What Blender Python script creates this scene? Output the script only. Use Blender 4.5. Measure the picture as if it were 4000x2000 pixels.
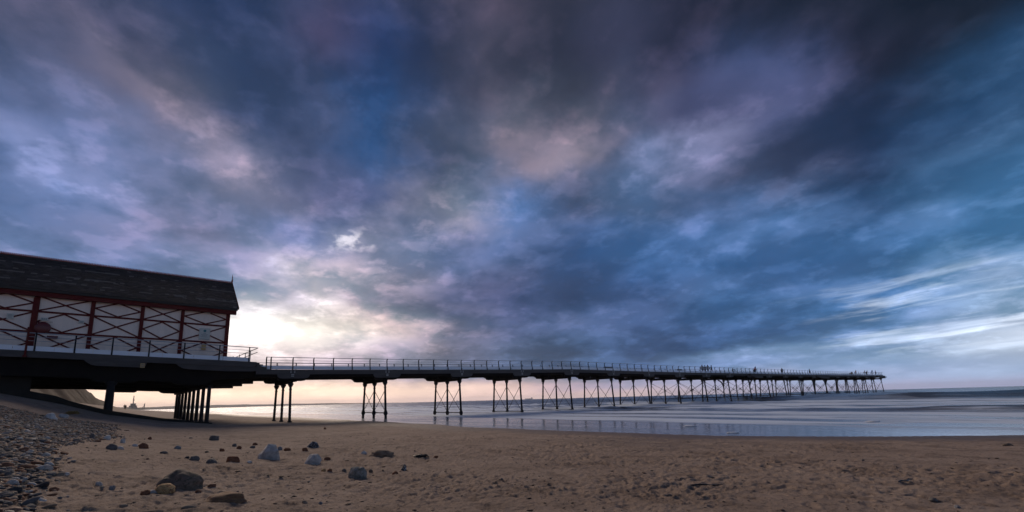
import bpy, bmesh, math, random
import numpy as np
from mathutils import Vector, Matrix, Euler
random.seed(7)
S = bpy.context.scene
C = S.collection
for o in list(bpy.data.objects):
    bpy.data.objects.remove(o)

# ------------------------------------------------------------------ camera
# world frame: X along the beach (camera side +), Y seaward along the pier, Z up from the sea
F, PITCH, ROLL, YC, AZ = 1800.0, 0.1743, -0.0269, 1243.85, 0.8910
EYE = np.array([48.913, -10.899, 1.6])
def _rot():
    M = np.array([[1,0,0],[0,0,-1],[0,1,0]], float)
    cp, sp = math.cos(PITCH), math.sin(PITCH)
    P = np.array([[1,0,0],[0,cp,sp],[0,-sp,cp]])
    c, s = math.cos(ROLL), math.sin(ROLL)
    Q = np.array([[c,-s,0],[s,c,0],[0,0,1]])
    ca, sa = math.cos(AZ), math.sin(AZ)
    W = np.array([[ca,-sa,0],[sa,ca,0],[0,0,1]])        # levelled camera frame -> world
    return (Q @ P @ M) @ W.T
RC = _rot()                                            # rows: right, down, forward in world axes
cam = bpy.data.cameras.new('camera')
cam.sensor_width = 36.0
cam.lens = 36.0 * F / 4000.0
cam.shift_y = (YC - 1000.0) / 4000.0
cam.clip_start = 0.1
cam.clip_end = 30000.0
co = bpy.data.objects.new('camera', cam)
C.objects.link(co)
m = Matrix.Identity(4)
for i in range(3):
    m[i][0] = RC[0][i]; m[i][1] = -RC[1][i]; m[i][2] = -RC[2][i]; m[i][3] = EYE[i]
co.matrix_world = m
S.camera = co
def ray(px, py):
    v = RC.T @ np.array([(px - 2000) / F, (py - YC) / F, 1.0])
    return v
def on_x(px, py, X):                                   # photo pixel -> point on the vertical plane x = X
    v = ray(px, py); t = (X - EYE[0]) / v[0]
    return EYE + v * t
def cam_dir(az, el):                                   # degrees from the camera heading -> world unit vector
    a, e = math.radians(az), math.radians(el)
    x, y = math.sin(a) * math.cos(e), math.cos(a) * math.cos(e)
    ca, sa = math.cos(AZ), math.sin(AZ)
    return Vector((ca * x - sa * y, sa * x + ca * y, math.sin(e)))

# ------------------------------------------------------------------ world: dusk sky with cloud deck
SUN_AZ, SUN_EL = -34.0, 27.0
def lin(c):
    return tuple(((v / 255.0) / 12.92 if v <= 10 else ((v / 255.0 + 0.055) / 1.055) ** 2.4) for v in c)
W = bpy.data.worlds.new('World')
S.world = W
W.use_nodes = True
nt = W.node_tree
nt.nodes.clear()
class NG:
    """tiny node helper"""
    def __init__(s, nt): s.nt = nt
    def new(s, t, **k):
        n = s.nt.nodes.new(t)
        for a, b in k.items(): setattr(n, a, b)
        return n
    def put(s, sock, v):
        if isinstance(v, bpy.types.NodeSocket): s.nt.links.new(v, sock)
        elif v is not None: sock.default_value = v
    def m(s, op, a, b=None, c=None, clamp=False):
        n = s.new('ShaderNodeMath', operation=op, use_clamp=clamp)
        for i, v in enumerate((a, b, c)):
            if v is not None: s.put(n.inputs[i], v)
        return n.outputs[0]
    def v(s, op, a, b=None, scale=None):
        n = s.new('ShaderNodeVectorMath', operation=op)
        s.put(n.inputs[0], a)
        if b is not None: s.put(n.inputs[1], b)
        if scale is not None: s.put(n.inputs['Scale'], scale)
        return n.outputs['Value'] if op in ('DOT_PRODUCT', 'LENGTH', 'DISTANCE') else n.outputs[0]
    def xyz(s, x, y, z):
        n = s.new('ShaderNodeCombineXYZ')
        for i, v in enumerate((x, y, z)): s.put(n.inputs[i], v)
        return n.outputs[0]
    def sep(s, v):
        n = s.new('ShaderNodeSeparateXYZ'); s.put(n.inputs[0], v); return n.outputs
    def noise(s, vec, scale, detail=3, rough=0.5, dist=0.0, out=0):
        n = s.new('ShaderNodeTexNoise', noise_dimensions='3D')
        s.put(n.inputs['Vector'], vec); s.put(n.inputs['Scale'], scale)
        n.inputs['Detail'].default_value = detail; n.inputs['Roughness'].default_value = rough
        n.inputs['Distortion'].default_value = dist
        return n.outputs[out]
    def rng(s, v, a, b, c=0.0, d=1.0, smooth=True):
        n = s.new('ShaderNodeMapRange', interpolation_type='SMOOTHSTEP' if smooth else 'LINEAR')
        s.put(n.inputs[0], v)
        for i, k in zip((1, 2, 3, 4), (a, b, c, d)): s.put(n.inputs[i], k)
        return n.outputs[0]
    def mix(s, f, a, b, mode='MIX'):
        n = s.new('ShaderNodeMix', data_type='RGBA', blend_type=mode)
        s.put(n.inputs[0], f)
        for k, v in ((6, a), (7, b)):
            if isinstance(v, tuple) and len(v) == 3: v = v + (1.0,)
            s.put(n.inputs[k], v)
        return n.outputs[2]
    def ramp(s, f, stops, mode='LINEAR'):
        n = s.new('ShaderNodeValToRGB')
        cr = n.color_ramp; cr.interpolation = mode
        cr.elements[0].position = stops[0][0]; cr.elements[0].color = tuple(stops[0][1]) + (1,)
        cr.elements[1].position = stops[-1][0]; cr.elements[1].color = tuple(stops[-1][1]) + (1,)
        for p, c in stops[1:-1]:
            e = cr.elements.new(p); e.color = tuple(c) + (1,)
        s.put(n.inputs[0], f)
        return n.outputs[0]
g = NG(nt)
tc = g.new('ShaderNodeTexCoord')
vr = g.new('ShaderNodeVectorRotate', rotation_type='Z_AXIS')
g.put(vr.inputs['Vector'], tc.outputs['Generated']); vr.inputs['Angle'].default_value = -AZ
d = vr.outputs[0]
dx, dy, dz = g.sep(d)
dzc = g.m('MAXIMUM', dz, 0.0)
den = g.m('ADD', dzc, 0.26)
P = g.xyz(g.m('DIVIDE', dx, den), g.m('DIVIDE', dy, den), 0.0)     # cloud deck plan position
# the deck drifted along the view during the long exposure: stretched along that axis
vr2 = g.new('ShaderNodeVectorRotate', rotation_type='Z_AXIS'); g.put(vr2.inputs['Vector'], P); vr2.inputs['Angle'].default_value = math.radians(-22)
PS = g.v('MULTIPLY', vr2.outputs[0], (1.0, 0.88, 1.0))
n_warp = g.noise(PS, 1.5, 2, 0.5, 0.0, out=1)
w3 = g.v('SUBTRACT', n_warp, (0.5, 0.5, 0.5))
wx, wy, wz = g.sep(w3)
n_warp2 = g.noise(PS, 4.5, 6, 0.58, 0.0, out=1)
ux, uy, uz = g.sep(g.v('SUBTRACT', n_warp2, (0.5, 0.5, 0.5)))
az0 = g.m('ARCTAN2', dx, dy)
el0 = g.m('ARCSINE', dz)
amp = g.rng(el0, 0.0, 0.55, 0.12, 1.0)
az = g.m('ADD', az0, g.m('MULTIPLY', amp, g.m('ADD', g.m('MULTIPLY', wx, 0.26), g.m('MULTIPLY', ux, 0.20))))
el = g.m('ADD', el0, g.m('MULTIPLY', amp, g.m('ADD', g.m('MULTIPLY', wy, 0.17), g.m('MULTIPLY', uy, 0.14))))
azn = g.m('ADD', g.m('DIVIDE', az, 2 * math.pi), 0.5)
AZS = [-56, -48, -40, -32, -24, -16, -8, 0, 8, 16, 24, 32, 40, 48, 56]
SKY = [
 (0.0, [(240,208,195),(248,216,200),(252,222,204),(252,224,208),(250,222,208),(245,216,205),(238,209,202),(230,202,198),(220,194,192),(204,184,190),(176,172,196),(160,168,204),(162,170,206),(160,170,206),(150,165,202)]),
 (1.5, [(238,208,200),(250,222,206),(253,228,208),(255,232,212),(255,233,214),(250,224,208),(235,210,200),(214,190,186),(176,160,180),(150,148,176),(156,162,194),(150,170,206),(150,172,210),(155,180,215),(150,175,212)]),
 (3.5, [(150,148,175),(165,160,182),(178,172,190),(200,186,190),(165,160,184),(150,150,180),(106,116,150),(80,100,140),(68,90,130),(74,95,140),(108,134,180),(130,160,205),(135,166,206),(185,205,232),(160,190,222)]),
 (4.3, [(148,148,176),(168,164,188),(190,184,202),(212,202,210),(180,174,194),(150,148,176),(108,114,146),(82,98,136),(68,90,130),(72,94,138),(112,138,182),(136,165,208),(135,166,206),(190,208,232),(160,190,222)]),
 (5.3, [(142,148,182),(170,170,196),(200,196,212),(222,216,226),(192,186,204),(150,146,172),(110,112,143),(84,98,135),(70,90,130),(64,88,136),(64,92,140),(90,120,170),(112,145,192),(170,192,222),(150,180,215)]),
 (6.0, [(140,148,185),(170,170,198),(205,200,214),(228,222,232),(200,194,210),(150,146,170),(112,112,142),(85,98,135),(70,90,130),(66,90,138),(62,90,140),(75,105,155),(102,136,186),(150,180,215),(140,172,210)]),
 (9.0, [(120,135,178),(160,165,198),(215,212,226),(248,248,252),(255,255,252),(192,178,182),(110,110,142),(80,90,130),(72,88,130),(66,90,140),(60,94,145),(66,100,150),(80,120,175),(130,165,206),(120,158,202)]),
 (13.0,[(95,118,165),(110,125,170),(98,118,166),(140,150,190),(190,190,206),(130,128,156),(90,95,135),(72,82,125),(66,82,125),(66,90,140),(66,98,150),(80,110,165),(72,108,160),(85,125,175),(90,130,180)]),
 (18.0,[(78,100,150),(80,105,155),(112,118,160),(125,125,165),(86,106,156),(130,130,165),(105,115,160),(78,95,140),(66,90,140),(76,106,160),(80,110,165),(75,105,155),(50,75,116),(75,110,156),(80,115,160)]),
 (24.0,[(80,95,140),(92,105,150),(110,115,155),(132,126,160),(95,95,135),(70,85,130),(135,132,158),(80,105,155),(85,88,120),(100,110,150),(98,104,144),(58,65,98),(38,55,90),(45,75,115),(50,80,120)]),
 (31.0,[(72,78,110),(78,82,115),(92,90,118),(62,75,115),(72,80,118),(45,78,128),(90,90,120),(108,100,122),(108,100,122),(85,85,115),(60,65,100),(70,78,120),(40,42,65),(26,33,50),(26,36,56)]),
 (39.0,[(70,72,102),(72,74,104),(46,60,100),(58,65,100),(60,58,90),(40,56,98),(60,62,90),(82,76,100),(60,58,80),(78,70,98),(52,50,74),(43,43,64),(31,35,52),(26,32,48),(28,36,54)]),
 (48.0,[(62,66,96),(60,62,92),(48,58,95),(50,58,90),(46,52,82),(56,57,84),(74,68,92),(92,76,98),(60,57,77),(64,58,80),(48,48,70),(38,42,62),(34,40,60),(32,40,60),(36,46,68)]),
 (62.0,[(56,62,90)]*15)]
col = None
for i, (e, cs) in enumerate(SKY):
    back = tuple(0.5 * (a + b) for a, b in zip(cs[0], cs[-1]))
    q1 = tuple(0.6 * a + 0.4 * b for a, b in zip(cs[0], back)); q2 = tuple(0.6 * a + 0.4 * b for a, b in zip(cs[-1], back))
    st = [(0.0, lin(back)), ((-95 + 180) / 360, lin(q1))] + [((a + 180) / 360, lin(c)) for a, c in zip(AZS, cs)] + [((95 + 180) / 360, lin(q2)), (1.0, lin(back))]
    r = g.ramp(azn, st)
    col = r if col is None else g.mix(g.rng(el, math.radians(SKY[i-1][0]), math.radians(e)), col, r)
# cloud relief: billows and streaks in the deck
PW = g.v('ADD', PS, g.v('SCALE', w3, scale=0.10))
n1 = g.noise(PW, 2.5, 9, 0.56, 0.0)
n2 = g.noise(g.v('ADD', PW, (7.3, 2.1, 4.0)), 8.5, 8, 0.58, 0.0)
n3 = g.noise(g.v('ADD', g.v('MULTIPLY', PW, (1.0, 0.6, 1.0)), (1.3, 5.1, 2.0)), 4.6, 6, 0.5, 0.0)
lump = g.rng(n1, 0.40, 0.61)                     # broad masses with definite edges
puff = g.rng(n2, 0.50, 0.63)                     # lit heads inside them
k = g.m('ADD', g.m('MULTIPLY', g.m('SUBTRACT', lump, 0.5), 0.60), g.m('ADD', g.m('MULTIPLY', g.m('SUBTRACT', puff, 0.3), 0.24), g.m('MULTIPLY', g.m('SUBTRACT', n3, 0.5), 0.8)))
k = g.m('MULTIPLY', k, g.rng(el0, 0.0, 0.10, 0.15, 1.0))
gain = g.m('POWER', 2.718, g.m('MULTIPLY', k, 0.98))
col = g.v('MULTIPLY', col, g.xyz(gain, gain, gain))
hue = g.m('ADD', g.m('MULTIPLY', g.m('SUBTRACT', g.noise(g.v('ADD', PS, (3.1, 9.2, 1.0)), 2.2, 4, 0.55, 0.3), 0.5), 0.5), g.m('MULTIPLY', g.m('SUBTRACT', g.m('ADD', g.m('MULTIPLY', lump, 0.7), g.m('MULTIPLY', puff, 0.3)), 0.45), 0.36))
lumG = g.sep(col)[1]
hue = g.m('MULTIPLY', g.m('MULTIPLY', hue, g.rng(el0, 0.03, 0.2, 0.1, 1.0)), g.rng(lumG, 0.25, 0.6, 1.0, 0.25))
col = g.v('MULTIPLY', col, g.xyz(g.m('ADD', g.m('MULTIPLY', hue, 1.0), g.rng(lumG, 0.16, 0.45, 0.90, 1.05)), g.rng(lumG, 0.1, 0.4, 1.04, 0.99), g.m('ADD', g.m('MULTIPLY', hue, -0.35), g.rng(lumG, 0.16, 0.6, 1.0, 0.95))))
low = g.rng(el0, 0.07, 0.0, 1.0, 1.35)
col = g.v('MULTIPLY', col, g.xyz(low, low, low))
# opening in the clouds where the sun went behind them
def blob(azd, eld, wa, we, px=0.0):
    a = g.m('DIVIDE', g.m('SUBTRACT', az, math.radians(azd)), math.radians(wa))
    b = g.m('DIVIDE', g.m('SUBTRACT', g.m('SUBTRACT', el, math.radians(eld)), g.m('MULTIPLY', g.m('SUBTRACT', az, math.radians(azd)), px)), math.radians(we))
    r2 = g.m('ADD', g.m('MULTIPLY', a, a), g.m('MULTIPLY', b, b))
    return g.m('POWER', 2.718, g.m('MULTIPLY', r2, -1.0))
def patch(col, c, *blobs):
    t = None
    for b_ in blobs:
        w = g.m('MULTIPLY', blob(*b_[:5]), b_[5]); t = w if t is None else g.m('ADD', t, w)
    t = g.m('MULTIPLY', t, g.m('ADD', 0.25, g.m('ADD', g.m('MULTIPLY', lump, 0.8), g.m('MULTIPLY', puff, 0.5))))
    return g.v('ADD', col, g.v('SCALE', c, scale=t))
col = patch(col, (0.19, 0.132, 0.125), (-33, 25.5, 9, 2.6, -0.55, 0.75), (-9, 22.5, 5.5, 2.4, 0.25, 0.9), (-18.5, 15.3, 8, 2.6, 0.1, 1.0), (5, 30, 5, 2.5, 0.0, 0.5), (-12, 9.6, 7, 0.9, -0.12, 1.0), (-10, 6.4, 2.2, 0.9, 0.0, 0.8))
col = patch(col, (0.12, 0.12, 0.19), (21, 26.5, 7, 1.8, 0.16, 1.0), (33, 22, 3, 1.0, 0.2, 0.5), (-50, 22, 9, 2.2, -0.3, 0.7))
glow = g.m('ADD', g.m('MULTIPLY', blob(-24.5, 7.6, 7.5, 1.9), g.m('ADD', 0.60, g.m('MULTIPLY', lump, 0.8))), g.m('MULTIPLY', blob(-20.5, 18.4, 2.6, 1.1, 0.1), g.m('ADD', 0.12, g.m('MULTIPLY', puff, 0.6))))
col = g.v('ADD', col, g.v('SCALE', (1.0, 0.91, 0.82), scale=g.m('MULTIPLY', glow, 0.8)))
# broken bright bands low in the right
PB = g.xyz(g.m('MULTIPLY', az0, 3.0), g.m('MULTIPLY', g.m('SUBTRACT', el0, g.m('MULTIPLY', az0, 0.06)), 30.0), 2.0)
nb = g.noise(g.v('ADD', PB, g.v('SCALE', w3, scale=0.6)), 1.6, 7, 0.6, 0.3)
band = g.m('MULTIPLY', g.rng(nb, 0.47, 0.70), g.m('MULTIPLY', g.rng(az0, math.radians(27), math.radians(42)), g.m('MULTIPLY', g.rng(el0, math.radians(2.4), math.radians(4.5)), g.rng(el0, math.radians(12.5), math.radians(8)))))
col = g.v('ADD', col, g.v('SCALE', (0.95, 0.97, 1.0), scale=g.m('MULTIPLY', band, 0.45)))
# clear-air scattering behind the cloud deck
sk = g.new('ShaderNodeTexSky', sky_type='NISHITA')
sk.sun_disc = False
sk.sun_elevation = math.radians(6.0)
sd = cam_dir(-27, 6)
sk.sun_rotation = math.atan2(sd.x, sd.y)
sk.altitude = 0; sk.air_density = 1.0; sk.dust_density = 2.0
col = g.v('ADD', col, g.v('SCALE', sk.outputs[0], scale=0.0015))
bg = g.new('ShaderNodeBackground')
g.put(bg.inputs[0], col); bg.inputs[1].default_value = 0.76
wo = g.new('ShaderNodeOutputWorld')
nt.links.new(bg.outputs[0], wo.inputs[0])
W.cycles.sampling_method = 'MANUAL'
W.cycles.sample_map_resolution = 1024

# ------------------------------------------------------------------ sun (veiled) and exposure
sl = bpy.data.lights.new('sun', 'SUN')
sl.energy = 1.5
sl.angle = math.radians(24)
sl.color = (1.0, 0.80, 0.62)
so = bpy.data.objects.new('sun', sl)
C.objects.link(so)
so.rotation_euler = cam_dir(SUN_AZ, SUN_EL).to_track_quat('Z', 'Y').to_euler()
so.location = (0, 0, 60)
S.view_settings.view_transform = 'Standard'
S.view_settings.look = 'None'
S.view_settings.exposure = 0.4
S.view_settings.gamma = 1.0
S.render.engine = 'CYCLES'
S.cycles.max_bounces = 6
S.cycles.use_denoising = True

# ------------------------------------------------------------------ helpers
def tag(o, label=None, cat=None, group=None, kind=None):
    if label: o['label'] = label
    if cat: o['category'] = cat
    if group: o['group'] = group
    if kind: o['kind'] = kind
    return o
def empty(name, loc=(0, 0, 0), rz=0.0):
    o = bpy.data.objects.new(name, None)
    o.location = loc; o.rotation_euler = (0, 0, rz)
    o.empty_display_size = 0.2
    C.objects.link(o)
    return o
def link(name, me, parent=None, loc=(0, 0, 0), rot=None, scale=None):
    o = bpy.data.objects.new(name, me)
    o.location = loc
    if rot is not None: o.rotation_euler = rot
    if scale is not None: o.scale = scale
    C.objects.link(o)
    if parent: o.parent = parent
    return o
class MB:
    def __init__(s): s.v = []; s.f = []; s.sm = []
    def add(s, vs, fs, smooth=False):
        b = len(s.v)
        s.v += [tuple(p) for p in vs]
        s.f += [tuple(i + b for i in f) for f in fs]
        s.sm += [smooth] * len(fs)
        return s
    def box(s, x0, x1, y0, y1, z0, z1):
        v = [(x0,y0,z0),(x1,y0,z0),(x1,y1,z0),(x0,y1,z0),(x0,y0,z1),(x1,y0,z1),(x1,y1,z1),(x0,y1,z1)]
        return s.add(v, [(0,3,2,1),(4,5,6,7),(0,1,5,4),(1,2,6,5),(2,3,7,6),(3,0,4,7)])
    def bar(s, a, b, w, h, up=(0, 0, 1)):
        a, b = Vector(a), Vector(b)
        t = (b - a).normalized(); u = Vector(up)
        x = t.cross(u)
        if x.length < 1e-5: x = t.cross(Vector((1, 0, 0)))
        x.normalize(); y = x.cross(t).normalized()
        x *= w / 2; y *= h / 2
        v = [a-x-y, a+x-y, a+x+y, a-x+y, b-x-y, b+x-y, b+x+y, b-x+y]
        return s.add(v, [(0,3,2,1),(4,5,6,7),(0,1,5,4),(1,2,6,5),(2,3,7,6),(3,0,4,7)])
    def tube(s, pts, r, n=8, cap=True):
        pts = [Vector(p) for p in pts]
        rs = r if isinstance(r, (list, tuple)) else [r] * len(pts)
        vs = []; fs = []
        ref = None
        for i, p in enumerate(pts):
            t = (pts[min(i+1, len(pts)-1)] - pts[max(i-1, 0)]).normalized()
            if ref is None:
                ref = Vector((0, 0, 1)) if abs(t.z) < 0.9 else Vector((1, 0, 0))
            x = t.cross(ref).normalized(); y = x.cross(t).normalized()
            ref = y
            for j in range(n):
                a = 2 * math.pi * j / n
                vs.append(p + x * (rs[i] * math.cos(a)) + y * (rs[i] * math.sin(a)))
        for i in range(len(pts) - 1):
            for j in range(n):
                k = (j + 1) % n
                fs.append((i*n+j, i*n+k, (i+1)*n+k, (i+1)*n+j))
        if cap:
            fs.append(tuple(range(n))); fs.append(tuple(reversed(range((len(pts)-1)*n, len(pts)*n))))
        return s.add(vs, fs, True)
    def prism(s, poly, fn, w0, w1):
        """polygon of (a, b) swept from w0 to w1; fn(a, b, w) -> xyz"""
        n = len(poly)
        vs = [fn(a, b, w0) for a, b in poly] + [fn(a, b, w1) for a, b in poly]
        fs = [tuple(range(n)), tuple(reversed(range(n, 2*n)))] + [(i, i+n, (i+1) % n + n, (i+1) % n) for i in range(n)]
        return s.add(vs, fs)
    def mesh(s, name, mat):
        me = bpy.data.meshes.new(name)
        me.from_pydata(s.v, [], s.f)
        me.polygons.foreach_set('use_smooth', s.sm)
        bm = bmesh.new(); bm.from_mesh(me)
        bmesh.ops.recalc_face_normals(bm, faces=bm.faces); bm.to_mesh(me); bm.free()
        if any(s.sm):
            me.set_sharp_from_angle(angle=math.radians(40))
        if mat: me.materials.append(mat)
        me.update()
        return me
    def build(s, name, mat, parent=None, loc=(0, 0, 0), rot=None):
        return link(name, s.mesh(name, mat), parent, loc, rot)

# value noise on numpy arrays
def _h(ix, iy, seed):
    n = (ix.astype(np.int64) * 374761393 + iy.astype(np.int64) * 668265263 + seed * 1274126177) & 0x7fffffff
    n = ((n ^ (n >> 13)) * 1274126177) & 0x7fffffff
    return ((n ^ (n >> 16)) & 0xffff) / 65535.0
def vnoise(x, y, seed=0):
    x = np.asarray(x, float); y = np.asarray(y, float)
    ix, iy = np.floor(x), np.floor(y)
    fx, fy = x - ix, y - iy
    fx = fx*fx*fx*(fx*(fx*6-15)+10); fy = fy*fy*fy*(fy*(fy*6-15)+10)
    a, b = _h(ix, iy, seed), _h(ix+1, iy, seed)
    c, e = _h(ix, iy+1, seed), _h(ix+1, iy+1, seed)
    return (a*(1-fx)+b*fx)*(1-fy) + (c*(1-fx)+e*fx)*fy - 0.5
def fbm(x, y, oct=4, seed=0):
    t = 0; a = 1.0
    for i in range(oct):
        t = t + a * vnoise(x, y, seed + i); x = x * 2.03 + 5.1; y = y * 2.03 + 1.7; a *= 0.5
    return t

# ------------------------------------------------------------------ materials
def mat(name):
    m = bpy.data.materials.new(name); m.use_nodes = True
    nt = m.node_tree; nt.nodes.clear()
    g = NG(nt)
    b = g.new('ShaderNodeBsdfPrincipled'); o = g.new('ShaderNodeOutputMaterial')
    nt.links.new(b.outputs[0], o.inputs[0])
    return m, g, b
def bump(g, b, h, strength=0.4, dist=0.02):
    n = g.new('ShaderNodeBump'); n.inputs['Strength'].default_value = strength; n.inputs['Distance'].default_value = dist
    g.put(n.inputs['Height'], h); g.nt.links.new(n.outputs[0], b.inputs['Normal'])
def simple(name, c, rough=0.6, var=0.25, scale=6.0, metal=0.0, bmp=0.0, streak=(1, 1, 1), spec=0.5, obj=False):
    m, g, b = mat(name)
    t = g.new('ShaderNodeTexCoord').outputs['Object'] if obj else g.new('ShaderNodeNewGeometry').outputs['Position']
    v = g.v('MULTIPLY', t, streak)
    n = g.noise(v, scale, 5, 0.6)
    f = g.m('ADD', g.m('MULTIPLY', g.m('SUBTRACT', n, 0.5), 2.4 * var), 1.0)
    col = g.v('MULTIPLY', tuple(c), g.xyz(f, f, f))
    g.put(b.inputs['Base Color'], col)
    g.put(b.inputs['Roughness'], g.m('ADD', g.m('MULTIPLY', g.m('SUBTRACT', n, 0.5), 0.3), rough))
    b.inputs['Metallic'].default_value = metal
    b.inputs['Specular IOR Level'].default_value = spec
    if bmp: bump(g, b, g.noise(v, scale * 5, 4, 0.6), bmp, 0.01)
    return m
M = {}
M['steel'] = simple('black_painted_iron', (0.020, 0.019, 0.022), 0.7, 0.5, 3.0, bmp=0.2, spec=0.25)
M['under'] = simple('tarred_timber', (0.014, 0.012, 0.012), 0.85, 0.5, 3.0, spec=0.1)
M['fascia'] = simple('grey_fascia_paint', (0.092, 0.082, 0.080), 0.75, 0.45, 1.2, bmp=0.2, streak=(1, 0.4, 2.5), spec=0.2)
M['post'] = simple('dark_blue_grey_post_paint', (0.014, 0.016, 0.022), 0.6, 0.3, 4.0, spec=0.2)
M['rail'] = simple('pale_galvanised_rail', (0.42, 0.45, 0.50), 0.4, 0.2, 3.0, metal=0.3)
M['kick'] = simple('off_white_kick_board_paint', (0.86, 0.88, 0.94), 0.55, 0.12, 2.0, streak=(1, 0.3, 1))
M['cream'] = simple('cream_wall_paint', (0.90, 0.76, 0.66), 0.8, 0.12, 1.1, streak=(1, 3, 0.5))
M['red'] = simple('oxblood_timber_paint', (0.115, 0.017, 0.017), 0.75, 0.35, 2.5, streak=(1, 1, 0.4), spec=0.15)
M['gutter'] = simple('black_gutter', (0.012, 0.012, 0.013), 0.5, 0.2, 3.0)
M['concrete'] = simple('stained_concrete', (0.16, 0.14, 0.12), 0.9, 0.5, 0.9, bmp=0.4)
M['abut'] = simple('weedy_dark_concrete', (0.030, 0.026, 0.022), 0.9, 0.5, 1.2, bmp=0.5, spec=0.2)
M['planks'] = simple('weathered_deck_planks', (0.12, 0.10, 0.085), 0.85, 0.3, 1.5)
M['bench'] = simple('dark_bench_wood', (0.030, 0.032, 0.030), 0.6, 0.3, 4.0, obj=True)
M['board'] = simple('pale_notice_board', (0.55, 0.55, 0.50), 0.5, 0.1, 8.0)
M['teal'] = simple('teal_print', (0.05, 0.20, 0.22), 0.5, 0.1, 8.0)
M['ink'] = simple('grey_print', (0.16, 0.17, 0.18), 0.5, 0.1, 8.0)
M['amber'] = simple('ochre_paint', (0.50, 0.33, 0.14), 0.5, 0.2, 8.0)
M['crimson'] = simple('dark_red_plastic', (0.12, 0.012, 0.015), 0.4, 0.2, 6.0)
M['bolt'] = simple('bare_bolt_heads', (0.42, 0.40, 0.38), 0.6, 0.3, 9.0)

# slates
m, gg, b = mat('welsh_slate'); M['slate'] = m
geo = gg.new('ShaderNodeNewGeometry')
rn = geo.outputs['Random Per Island']
c1 = gg.ramp(rn, [(0, (0.014, 0.0145, 0.017)), (0.5, (0.026, 0.026, 0.030)), (0.85, (0.042, 0.041, 0.046)), (1, (0.065, 0.063, 0.068))])
n = gg.noise(gg.v('MULTIPLY', geo.outputs['Position'], (1.0, 1.0, 1.0)), 7, 5, 0.65)
gg.put(b.inputs['Base Color'], gg.mix(gg.rng(n, 0.58, 0.80), c1, (0.075, 0.073, 0.070)))
b.inputs['Roughness'].default_value = 0.75; b.inputs['Specular IOR Level'].default_value = 0.25
bump(gg, b, n, 0.4, 0.01)
M['slate_pale'] = simple('lichened_pale_slate', (0.15, 0.147, 0.143), 0.85, 0.6, 5.0, bmp=0.4)
M['ridge'] = simple('terracotta_ridge_tile', (0.27, 0.055, 0.042), 0.8, 0.4, 5.0, bmp=0.3)

# sand
m, gg, b = mat('beach_sand'); M['sand'] = m
pos = gg.new('ShaderNodeNewGeometry').outputs['Position']
px_, py_, pz_ = gg.sep(pos)
nA = gg.noise(pos, 0.35, 5, 0.6)
nB = gg.noise(pos, 14.0, 8, 0.72)
nC = gg.noise(pos, 70.0, 4, 0.65)
nD = gg.noise(gg.v('ADD', pos, (5, 3, 1)), 1.5, 8, 0.66)
sc = gg.mix(gg.rng(nA, 0.3, 0.7), (0.30, 0.225, 0.178), (0.39, 0.300, 0.242))
sc = gg.mix(gg.m('MULTIPLY', gg.rng(nD, 0.48, 0.64), 0.7), sc, (0.19, 0.138, 0.106))
sc = gg.mix(gg.m('MULTIPLY', gg.rng(nB, 0.52, 0.62), 0.70), sc, (0.12, 0.086, 0.066))
sc = gg.mix(gg.m('MULTIPLY', gg.rng(nC, 0.50, 0.75), 0.45), sc, (0.48, 0.39, 0.32))
wet = gg.rng(gg.m('ADD', pz_, gg.m('MULTIPLY', gg.m('SUBTRACT', nA, 0.5), 0.05)), 0.075, 0.02)
sc = gg.mix(wet, sc, (0.13, 0.085, 0.060))
gg.put(b.inputs['Base Color'], sc)
gg.put(b.inputs['Roughness'], gg.m('SUBTRACT', 0.92, gg.m('MULTIPLY', wet, 0.35)))
gg.put(b.inputs['Specular IOR Level'], gg.m('ADD', 0.15, gg.m('MULTIPLY', wet, 0.35)))
hb = gg.m('ADD', gg.m('MULTIPLY', nB, 1.0), gg.m('MULTIPLY', nC, 0.35))
bump(gg, b, hb, 1.0, 0.045)

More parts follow.
